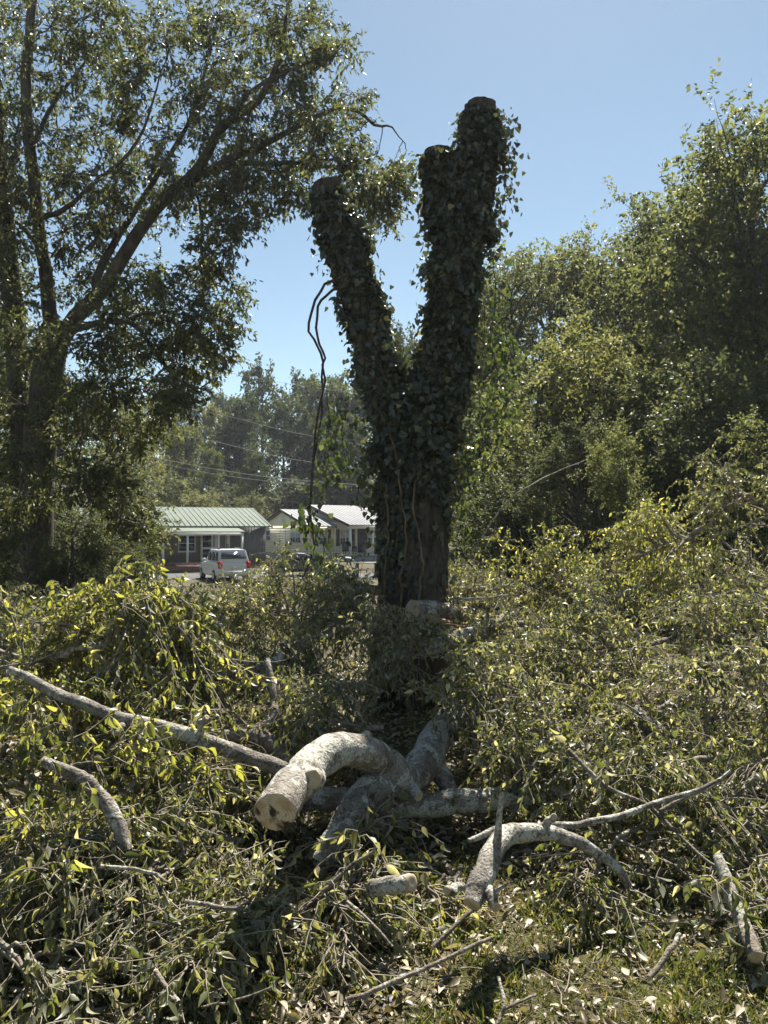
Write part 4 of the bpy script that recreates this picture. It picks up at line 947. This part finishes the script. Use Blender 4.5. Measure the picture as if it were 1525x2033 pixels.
# loose sticks on the ground in front
for ct, r_, lb in [([(860, 1880, 3.4), (920, 1820, 3.5), (1000, 1760, 3.7)], 7, 'stick leaning up to the two small sawn ends'),
                   ([(690, 1790, 3.6), (725, 1820, 3.45), (780, 1880, 3.3)], 5, 'thin stick pointing down right in the trunk shadow'),
                   ([(640, 1770, 3.7), (690, 1725, 3.75), (742, 1690, 3.8)], 7, 'pale crooked stick below the forked limb leg'),
                   ([(690, 1985, 3.05), (780, 1950, 3.1), (880, 1905, 3.2), (980, 1860, 3.3)], 8, 'long pale stick lying along the grass edge, bottom centre'),
                   ([(980, 2045, 2.95), (1000, 2000, 3.0), (990, 1940, 3.1)], 7, 'forked stick at the bottom right of centre'),
                   ([(1000, 2005, 3.0), (1040, 1985, 3.02), (1065, 1975, 3.05)], 5, 'short stick touching the forked stick at the bottom'),
                   ([(1290, 1940, 3.15), (1330, 1890, 3.25), (1350, 1855, 3.35)], 9, 'dark stick standing in grass at the right'),
                   ([(200, 1720, 3.6), (290, 1730, 3.6), (340, 1755, 3.5)], 6, 'curved pale stick on the left leaves'),
                   ([(370, 1790, 3.5), (430, 1800, 3.5), (490, 1808, 3.5)], 7, 'straight pale stick on the left leaves'),
                   ([(310, 1930, 3.15), (340, 1975, 3.05), (355, 1990, 3.0)], 8, 'short thick stick in grass at bottom left'),
                   ([(400, 2000, 3.0), (470, 1985, 3.05), (540, 1960, 3.1)], 4, 'thin stick at the bottom left of the trunk shadow'),
                   ([(1130, 1490, 4.6), (1200, 1560, 4.4), (1290, 1600, 4.3), (1390, 1700, 4.0), (1440, 1730, 3.9)], 7, 'long thin branch slanting across the right front'),
                   ([(1310, 1610, 4.25), (1370, 1580, 4.3), (1430, 1550, 4.4), (1455, 1500, 4.45)], 6, 'pale thin branch bending upward on the right'),
                   ([(930, 1110, 7.6), (1000, 1005, 7.7), (1060, 960, 7.8), (1110, 935, 8.0), (1160, 915, 8.2)], 2.6, 'bare branch reaching up right out of the back heap'),
                   ([(905, 1190, 7.8), (960, 1188, 7.7), (1010, 1182, 7.6)], 4, 'bare sticks beside the torn orange log')]:
    o = make_log('stick', lb, 'stick', [(ct, [r_ * .78, r_ * .7] + [r_ * .55] * (len(ct) - 2), 'wood', 'cut' if r_ > 6 else None, None)], 'log2', 'loose sticks on the brush')

# ------------------------------------------------------------------ felled leafy branches
def pile_h(x, y):
    u = x / np.maximum(y, .1)                      # across the pile
    h = np.interp(y, [3.1, 3.6, 4.2, 5.0, 6.0, 7.0, 8.5, 10, 11.5, 13], [0.05, .22, .45, .76, 1.0, 1.2, 1.45, 1.6, 1.6, 0.8])
    h = h + .85 * np.exp(-((u + .30) / .11) ** 2 - ((y - 5.75) / .62) ** 2)         # bright heap on the left
    h = h + .35 * np.exp(-((u + .47) / .10) ** 2 - ((y - 5.6) / .6) ** 2)
    h = h - .02 * np.exp(-((u - .06) / .10) ** 2 - ((y - 6.4) / 1.6) ** 2)        # hollow before the trunk
    h = h + 1.25 * np.exp(-((u - .45) / .10) ** 2 - ((y - 9.0) / 1.3) ** 2)       # tall heap on the right
    h = h + .3 * np.exp(-((u - .26) / .09) ** 2 - ((y - 9.3) / 1.4) ** 2)
    h = h - .25 * smoothstep(.0, .16, u) * np.exp(-((y - 3.9) / .9) ** 2)         # thin towards the grass corner
    h = h - .34 * np.exp(-((u - .09) / .17) ** 2 - ((y - 4.55) / .55) ** 2)      # low before the crosswise limb
    h = h - .28 * np.exp(-((u + .16) / .07) ** 2 - ((y - 4.95) / .4) ** 2)
    h = h + .10 * np.sin(2.1 * x + 1.3 * y) + .07 * np.sin(4.7 * x - 2.9 * y + 1)
    return np.maximum(h, .03)
LT_ = [tpl_leaf(.42, .2, .2), tpl_leaf(.36, .36, .45, .5), tpl_leaf(.44, .15, .1, -.4), tpl_leaf(.3, .5, .6, .9)]
LTs = [tpl_leaf(.42, .2, .2, 0, True), tpl_leaf(.36, .36, .45, .5, True), tpl_leaf(.44, .15, .1, -.4, True), tpl_leaf(.3, .5, .6, .9, True)]
leaf_me = {k: [mesh('leaf', t_[0], [t_[1]], M[k]) for t_ in LT_] for k in ('wilt', 'fresh')}
def clampz(A, extra=.0):
    h = pile_h(A[..., 0], A[..., 1]) + extra
    z = A[..., 2]
    A[..., 2] = np.where(z > h, h + .12 * np.tanh((z - h) / .5), np.maximum(z, .012 + .0 * z)); return A
TOTAL = [0]
def felled(label, base, tip, r0, nsec, lsec, ntw, nlf, lsz, mat, ext=0.0, n_single=0, name='felled_branch', up=.28, group='leafy branches of the brush pile', bare=0.0):
    """base, tip: (px or x, ...) given as ground coordinates (x, y)"""
    K = 9
    b_, t_ = np.array(base, float), np.array(tip, float)
    s_ = np.linspace(0, 1, K)[:, None]
    xy = b_ * (1 - s_) + t_ * s_
    perp = np.array([-(t_ - b_)[1], (t_ - b_)[0]]); xy = xy + perp * .10 * np.sin(np.pi * s_ * rng.uniform(.8, 1.6) + rng.uniform(0, 1)) * rng.choice([-1, 1])
    z = (pile_h(xy[:, 0], xy[:, 1]) + ext) * rng.uniform(.55, .8) + rng.normal(size=K) * .02
    main = np.concatenate([xy, np.maximum(z, r0)[:, None]], 1)[None]
    root = thing(name, label, 'branch', (b_[0], b_[1], 0), 0, group); off = np.array(root.location)
    sec, _, tt_ = spawn(main, nsec, (.12, 1), (30, 80), lsec, 7, .05, .16, up, lambda t: 1.15 - .5 * t)
    clampz(sec, ext)
    tw_, ti_, _ = spawn(sec, ntw, (.15, 1), (25, 75), (.16, .42), 5, .10, .2, .1)
    clampz(tw_, ext + .05)
    cmain = catmull(main[0], 28); cmain[1:-1] += rng.normal(size=(26, 3)) * .006
    Vb, Fb = tubes(cmain[None], np.linspace(r0, .006, 28)[None], 9)
    o = obj('stem', Vb, [Fb], M['log2'], root, True, off)
    if r0 > .02: cap(Vb, 9, 0, 'sawn_face', M['cut'], o, off)
    bag = Bag(); bag.add(*tubes(sec, taper(len(sec), 7, r0 * .42 + .002, .003), 6)); bag.add(*tubes(tw_, taper(len(tw_), 5, .0042, .002), 3))
    bt_, _, _ = spawn(sec[::2] if not n_single else sec[::5], 1, (.3, .95), (20, 60), (.25, .65), 6, .03, .14, .35); clampz(bt_, ext + .16); bag.add(*tubes(bt_, taper(len(bt_), 6, .0038, .0014), 3))
    bag.obj('twigs', M['twig'], root, False, off)
    src = tw_ if not bare else tw_[rng.random(len(tw_)) > bare]
    src = src[rng.random(len(src)) > .1]
    p, d, _ = on_paths(src, nlf, (.1, 1.04)); n = len(p)
    hang = rng.uniform(.3, 1.2, (n, 1))
    dd = d * .45 + rng.normal(size=(n, 3)) * .38 + hang * [0, 0, -1]
    upv = rng.normal(size=(n, 3)) * .8 + [0, -.35, .45]
    L_ = rng.uniform(.45, 1.35, n) * lsz
    p[:, 2] = np.maximum(p[:, 2], .02)
    # leaves that would sink below the ground lie flat on it
    low = p[:, 2] + nrm(dd)[:, 2] * L_ < .01
    dd[low, 2] = -p[low, 2] * .6; upv[low] = rng.normal(size=(low.sum(), 3)) * .35 + [0, 0, 1]
    TOTAL[0] += n
    vari = rng.integers(0, 4, n)
    single = np.zeros(n, bool)
    if n_single:
        # the leaves lying nearest to the upper surface and to the viewer's side
        key = (p[:, 2] - pile_h(p[:, 0], p[:, 1])) - .5 * p[:, 1]
        single[np.argsort(-key)[:n_single]] = True
        for v_ in range(4):
            q_ = single & (vari == v_)
            leaf_objs([leaf_me[mat][v_]], p[q_], dd[q_], upv[q_], L_[q_], root, off)
    LV = Bag()
    for v_ in range(4):
        q_ = (~single) & (vari == v_)
        V, Fc = place((LTs if b_[1] > 6.8 else LT_)[v_], p[q_], dd[q_], upv[q_], L_[q_]); LV.add(V, Fc)
    tag(LV.obj('leaves', M[mat], root, False, off), kind='stuff')
    return root
def G(px, Y): return ((px - 762.5) / F * Y, Y)
# front rows (nearest): (label, base (px,Y), tip (px,Y), radius, nsec, lsec, ntw, nlf, leaf size, material, extra height, single leaves)
FR = [
    ('wilted branch at the bottom left corner of the picture', (-60, 3.5), (170, 3.3), .018, 10, (.35, .6), 7, 7, .095, 'wilt', 0, 110),
    ('wilted branch at the front, left of the thin bottom stick', (230, 3.4), (420, 3.45), .016, 10, (.3, .55), 7, 6, .09, 'wilt', 0, 110),
    ('wilted branch filling the front just left of the trunk shadow', (560, 3.7), (380, 3.5), .018, 10, (.35, .6), 7, 6, .09, 'wilt', 0, 110),
    ('wilted branch along left edge below the crooked limb piece', (-40, 4.0), (210, 3.8), .02, 12, (.4, .7), 8, 8, .095, 'wilt', 0, 120),
    ('wilted branch under the crooked limb piece and rotten sawn end', (430, 4.1), (250, 3.75), .02, 12, (.35, .65), 8, 7, .09, 'wilt', 0, 120),
    ('wilted branch hanging below the rotten sawn end', (640, 4.0), (470, 3.75), .016, 10, (.3, .55), 8, 7, .09, 'wilt', 0, 110),
    ('sparse wilted branch lying in the trunk shadow at the front', (720, 4.1), (640, 3.6), .014, 8, (.25, .5), 6, 5, .085, 'wilt', 0, 80),
    ('yellow green branch behind the short sawn offcut', (900, 4.4), (830, 4.0), .014, 8, (.25, .45), 7, 7, .085, 'fresh', 0, 80),
    ('sparse wilted branch right of the two small sawn ends', (1280, 4.5), (1120, 4.15), .014, 9, (.3, .5), 6, 5, .085, 'wilt', -.05, 90),
    ('wilted branch shading the slanting mossy limb', (1560, 4.3), (1390, 4.2), .02, 11, (.35, .6), 7, 7, .09, 'wilt', .05, 110)]
for lb, b_, t_, r0, ns, ls, ntw, nlf, sz_, mt, ex, sg in FR:
    felled(lb, G(*b_), G(*t_), r0, ns + 4, ls, ntw + 2, nlf + 3, sz_ * .68, mt, ex, sg)
MR_SCALE = .7
MR = [
    ('yellow green branch at the left edge above the crooked limb piece', (-80, 4.7), (200, 4.4), .03, 13, (.45, .7), 12, 9, 0.092, 'fresh', -.1),
    ('wilted branch just under the long grey limb', (480, 4.6), (250, 4.3), .025, 13, (.35, .55), 12, 9, 0.083, 'wilt', -.12),
    ('yellow green branch spilling over the left end of the long limb', (-30, 5.2), (250, 5.0), .03, 14, (.45, .8), 12, 9, 0.097, 'fresh', .08),
    ('bright leafy branch heaped highest on the left', (100, 5.6), (350, 5.5), .03, 16, (.5, .9), 12, 9, 0.097, 'fresh', .02),
    ('bright leafy branch at left edge reaching towards the dark bushes', (-60, 5.6), (150, 5.9), .03, 13, (.5, .8), 11, 9, 0.092, 'fresh', .10),
    ('wilted branch between the bright heap and the forked limb', (560, 5.6), (380, 5.2), .025, 14, (.45, .75), 12, 9, 0.083, 'wilt', 0),
    ('wilted branch right behind the arch of the twisted limb', (760, 5.6), (600, 5.5), .02, 13, (.4, .7), 12, 9, 0.078, 'wilt', 0),
    ('drooping leaf sprays hanging right of the twisted limb top', (1060, 5.9), (930, 5.5), .02, 12, (.4, .65), 12, 9, 0.083, 'wilt', .12),
    ('wilted branch draped over the level limb at right', (1220, 5.2), (1060, 4.9), .022, 12, (.4, .65), 11, 8, 0.083, 'wilt', .05),
    ('wilted branch in front of the pale limb end at centre right', (1420, 5.1), (1230, 4.8), .025, 13, (.4, .7), 12, 9, 0.083, 'wilt', .05),
    ('wilted branch at right edge above the mossy limb', (1600, 5.0), (1410, 4.7), .025, 13, (.4, .7), 12, 9, 0.083, 'wilt', .05),
    ('wilted branch in the middle row beyond the pale limb end', (1330, 6.2), (1120, 5.9), .025, 14, (.45, .75), 12, 9, 0.078, 'wilt', 0),
    ('wilted branch at right edge in front of the level pale limb', (1600, 5.9), (1400, 5.6), .025, 14, (.45, .75), 12, 9, 0.083, 'wilt', .05),
    ('wilted branch behind the forked grey limb', (540, 6.6), (370, 6.4), .025, 14, (.5, .8), 12, 9, 0.078, 'wilt', .04),
    ('wilted branch left of the trunk shadow in the middle row', (720, 6.7), (580, 6.5), .022, 13, (.45, .7), 12, 9, 0.074, 'wilt', 0),
    ('shaded branch lying in the trunk shadow before the trunk', (860, 7.0), (780, 6.4), .02, 12, (.4, .6), 11, 9, 0.074, 'wilt', .08),
    ('branch heaped behind the bright left heap', (130, 7.0), (360, 6.9), .03, 15, (.55, .9), 12, 9, 0.083, 'fresh', .1),
    ('branch at the left edge near the foot of the big left tree', (-60, 7.0), (130, 7.2), .03, 14, (.5, .8), 12, 9, 0.083, 'wilt', 0),
    ('wilted branch right of the rounded limb stump', (1120, 7.2), (980, 6.7), .025, 14, (.45, .75), 12, 10, 0.078, 'wilt', .05),
    ('drooping wilted branch mass at centre right', (1320, 7.3), (1100, 7.2), .03, 16, (.5, .85), 12, 10, 0.083, 'wilt', .12),
    ('wilted branch above the level pale limb near right edge', (1600, 7.2), (1380, 6.9), .03, 15, (.5, .85), 12, 9, 0.083, 'wilt', .1),
    ('branch heap in front of the white car', (330, 8.2), (480, 8.0), .03, 18, (.45, .7), 12, 10, 0.078, 'wilt', -.06),
    ('branch heap in front of the yellow house gable', (620, 8.4), (500, 8.7), .03, 16, (.5, .85), 12, 10, 0.078, 'wilt', .26),
    ('branch heap between hanging vine and trunk foot', (760, 8.2), (660, 8.0), .025, 14, (.45, .75), 12, 10, 0.078, 'wilt', .3),
    ('branch heap behind the trunk on its left', (740, 10.2), (610, 10.0), .03, 15, (.5, .8), 11, 9, 0.078, 'wilt', .22),
    ('branch heap touching the right side of the trunk', (1040, 8.4), (940, 8.2), .03, 15, (.5, .8), 12, 10, 0.078, 'wilt', .05),
    ('sparse branch lifted in front of the dark shrubs right of trunk', (960, 9.6), (1130, 9.2), .03, 15, (.55, .95), 11, 9, 0.083, 'fresh', .25),
    ('drooping branch mass below the dense small tree', (1280, 8.9), (1120, 9.2), .03, 16, (.55, .9), 12, 10, 0.083, 'wilt', .15),
    ('tall pale leafed branch heap at right, lower half', (1400, 8.8), (1280, 9.2), .035, 18, (.6, 1.0), 12, 10, 0.083, 'fresh', .2),
    ('tall branch heap at the right edge with glossy leaves', (1580, 8.7), (1450, 9.0), .035, 18, (.6, 1.1), 12, 10, 0.083, 'wilt', .25),
    ('highest leafy branch of the right heap', (1480, 9.8), (1330, 9.9), .035, 20, (.7, 1.3), 12, 10, 0.083, 'fresh', .5),
    ('branch heap far left behind bright leaves', (180, 9.2), (360, 9.6), .03, 16, (.55, .9), 11, 9, 0.078, 'wilt', -.2),
    ('branch heap behind the white car side of the pile', (420, 10.4), (560, 10.2), .03, 15, (.5, .8), 11, 9, 0.078, 'wilt', -.35),
    ('branch heap at the back right of the trunk', (1060, 10.8), (920, 10.6), .03, 16, (.5, .9), 11, 9, 0.078, 'wilt', .1),
    ('low wilted branch filling the gap left of the trunk foot', (735, 7.6), (640, 7.2), .02, 13, (.4, .6), 9, 8, .078, 'wilt', .15),
    ('low wilted branch between the level pale limb and centre right leaves', (1330, 6.7), (1180, 6.5), .02, 13, (.4, .7), 9, 8, .078, 'wilt', 0),
    ('low wilted branch right of the shaded limb across the trunk foot', (1080, 7.8), (960, 7.5), .02, 13, (.4, .6), 9, 8, .078, 'wilt', -.05),
    ('low wilted branch under the far end of the straight crosswise limb', (1180, 5.6), (1020, 5.5), .02, 13, (.4, .6), 9, 8, .078, 'wilt', 0),
    ('low wilted branch between forked limb and twisted limb arch', (640, 5.2), (520, 4.95), .018, 12, (.3, .5), 9, 8, .078, 'wilt', -.1),
    ('low wilted branch at left behind the long grey limb', (330, 5.9), (180, 5.8), .02, 13, (.45, .7), 9, 8, .085, 'fresh', 0),
    ('low wilted branch behind trunk foot on the right', (960, 9.8), (870, 9.6), .02, 13, (.45, .7), 9, 8, .078, 'wilt', 0),
    ('low wilted branch far right behind the glossy heap', (1620, 10.2), (1480, 10.4), .03, 16, (.6, 1.0), 9, 9, .083, 'wilt', .3),
    ('upright leafy shoot standing highest in the bright left heap', (200, 5.5), (260, 5.7), .02, 9, (.6, 1.0), 9, 8, .105, 'fresh', .16),
    ('low wilted branch behind the level pale limb at the right', (1520, 7.9), (1330, 8.0), .025, 14, (.5, .8), 9, 8, .083, 'wilt', .1),
    ('low wilted branch under the bright heap at the left edge', (20, 5.0), (-110, 4.9), .02, 12, (.4, .6), 9, 8, .083, 'wilt', -.1),
    ('low wilted branch in the deep shade under the big left tree', (60, 8.6), (-40, 8.8), .03, 14, (.5, .8), 9, 8, .083, 'wilt', -.2)]
for lb, b_, t_, r0, ns, ls, ntw, nlf, sz_, mt, ex in MR:
    felled(lb, G(*b_), G(*t_), r0, ns + 4, ls, ntw + 1, nlf + 2, sz_ * MR_SCALE, mt, ex, 0)
for lb, b_, t_, ex in [('small leafy spray draped over the long grey limb at the left', (110, 4.5), (310, 4.42), .42),
                       ('small leafy spray caught on the top of the crooked limb piece', (40, 3.85), (140, 3.78), .26),
                       ('small leafy spray lying over the right part of the crosswise limb', (1240, 4.85), (1080, 4.75), .3),
                       ('small leafy spray against the slanting mossy limb', (1500, 3.85), (1420, 3.75), .2),
                       ('small leafy spray hanging in front of the forked grey limb', (430, 4.75), (330, 4.7), .3),
                       ('small leafy spray beside the forked limb leg of the twisted limb', (640, 4.2), (720, 4.15), .12)]:
    felled(lb, G(*b_), G(*t_), .007, 6, (.22, .42), 6, 7, .08, 'fresh' if b_[0] < 500 else 'wilt', ex, 60, 'leafy_spray')
print('felled leaves', TOTAL[0])

# ------------------------------------------------------------------ grass and leaf litter
n = 95000
y = 2.6 + (rng.random(n) ** 1.9) * 6; x = (rng.random(n) - .5) * (y * 1.25 + .6)
patch = np.sin(x * 2.3 + 1) * np.sin(y * 3.1 + x) + .6 * np.sin(x * 6.1 - y * 4.3)
dens = np.clip(.42 + .35 * patch + .5 * smoothstep(-.2, .5, x) * (y < 4.6), .08, 1)
k_ = rng.random(n) < dens; x, y = x[k_], y[k_]; n = len(x)
pg = np.stack([x, y, np.zeros(n)], -1)
tg = (np.array([[-.5, 0, 0], [.5, 0, 0], [-.35, .55, .04], [.35, .55, .04], [0, 1, .22]]) * [.085, 1, 1], np.array([[0, 1, 3], [0, 3, 2], [2, 3, 4]]))
V, Fc = place(tg, pg, rng.normal(size=(n, 3)) * .6 + [0, 0, .7], rng.normal(size=(n, 3)) * [1, 1, .1], rng.uniform(.03, .075, n) * (1 + .6 * (np.sin(x * 7 + 2 * np.sin(y * 5)) > .55)), 1)
tag(obj('grass', V, [Fc], M['grass']), 'short mown grass growing in front of and between the felled branches', 'grass', kind='stuff')
n = 17000
y = 2.7 + (rng.random(n) ** 1.1) * 6; x = (rng.random(n) - .5) * (y * 1.2 + .6)
k_ = rng.random(n) < np.clip(.6 + .4 * np.sin(x * 3 - y * 2.2) * np.sin(y * 2.7 + 1), .12, 1) * np.where((x > .1) & (y < 4.0), .5, 1); x, y = x[k_], y[k_]; n = len(x)
pl_ = np.stack([x, y, rng.uniform(.012, .05, n)], -1); dl = rng.normal(size=(n, 3)) * [1, 1, .22]; ul = rng.normal(size=(n, 3)) * .4 + [0, 0, 1]; Ls = rng.uniform(.035, .095, n)
near_i = np.argsort(y + .4 * np.abs(x))[:200]; mk = np.ones(n, bool); mk[near_i] = False
vv = rng.integers(0, 4, n); LV = Bag()
for v_ in range(4):
    q_ = mk & (vv == v_); LV.add(*place(LT_[v_], pl_[q_], dl[q_], ul[q_], Ls[q_]))
tag(LV.obj('leaf_litter', M['litter']), 'dry brown and tan fallen leaves strewn under the felled branches', 'leaf litter', kind='stuff')
fl_me = [mesh('fallen_leaf', t_[0], [t_[1]], M['litter']) for t_ in LT_]
yv = nrm(dl); xv = nrm(np.cross(yv, ul)); zv = np.cross(xv, yv)
for i in near_i:
    o = link(bpy.data.objects.new('fallen_leaf', fl_me[vv[i]]))
    o.matrix_basis = Matrix([[xv[i, k] * Ls[i], yv[i, k] * Ls[i], zv[i, k] * Ls[i], pl_[i, k]] for k in range(3)] + [[0, 0, 0, 1]])
    tag(o, 'dry curled fallen leaf lying on the grass in the foreground', 'leaf', 'fallen leaves on the front grass')

n = 16000
y = 4.5 + rng.random(n) * 7.5; x = (rng.random(n) - .5) * (y * 1.25 + 1)
V, Fc = place(tpl_quad(.45, .15), np.stack([x, y, rng.uniform(.01, .06, n)], -1), rng.normal(size=(n, 3)) * [1, 1, .2], rng.normal(size=(n, 3)) * .4 + [0, 0, 1], rng.uniform(.05, .11, n))
tag(obj('leaf_litter', V, [Fc], M['litter']), 'dry leaves covering the lawn beneath the heaped branches', 'leaf litter', kind='stuff')
n = 9000
y = 2.6 + (rng.random(n) ** 1.4) * 3; x = (rng.random(n) - .5) * (y * 1.25 + .5)
V, Fc = place(tpl_quad(.6, .2), np.stack([x, y, rng.uniform(.006, .03, n)], -1), rng.normal(size=(n, 3)) * [1, 1, .3], rng.normal(size=(n, 3)) * .5 + [0, 0, 1], rng.uniform(.012, .045, n))
tag(obj('leaf_crumbs', V, [Fc], M['litter']), 'crumbled dry leaf bits and wood chips in the front grass', 'leaf litter', kind='stuff')
n = 1500
y = 2.7 + (rng.random(n) ** 1.2) * 3.2; x = (rng.random(n) - .5) * (y * 1.2 + .6)
a = rng.uniform(0, 6.28, n); L_ = rng.uniform(.05, .28, n); q_ = np.linspace(-.5, .5, 5)[None, :, None]
tl = np.stack([x, y, rng.uniform(.012, .035, n)], -1)[:, None] + q_ * (np.stack([np.cos(a), np.sin(a), rng.normal(size=n) * .08], -1) * L_[:, None])[:, None]
tl[:, 1:4] += rng.normal(size=(n, 3, 3)) * (L_ * .05)[:, None, None] * [1, 1, .3]
V, Fc = tubes(tl, taper(n, 5, rng.uniform(.0015, .005, n), .001), 4)
tag(obj('twig_litter', V, [Fc], M['twig']), 'small broken twigs strewn over the grass and fallen leaves', 'twigs', kind='stuff')

# ------------------------------------------------------------------ haze
m, t, N, L = nodes('valley_haze')
o_ = N('OutputMaterial'); pv = N('VolumePrincipled'); pv.inputs['Color'].default_value = (.82, .88, 1, 1); pv.inputs['Density'].default_value = .00032; pv.inputs['Anisotropy'].default_value = .3
L(pv.outputs[0], o_.inputs['Volume'])
tag(obj('haze', boxv(-440, 440, -80, 580, -2.5, 33), [BOXF], m), 'thin pale blue haze filling the valley air', 'haze', kind='stuff')
print('TRIS', sum(sum(len(p.vertices) - 2 for p in me.polygons) for me in bpy.data.meshes if me.users), 'felled', TOTAL[0])
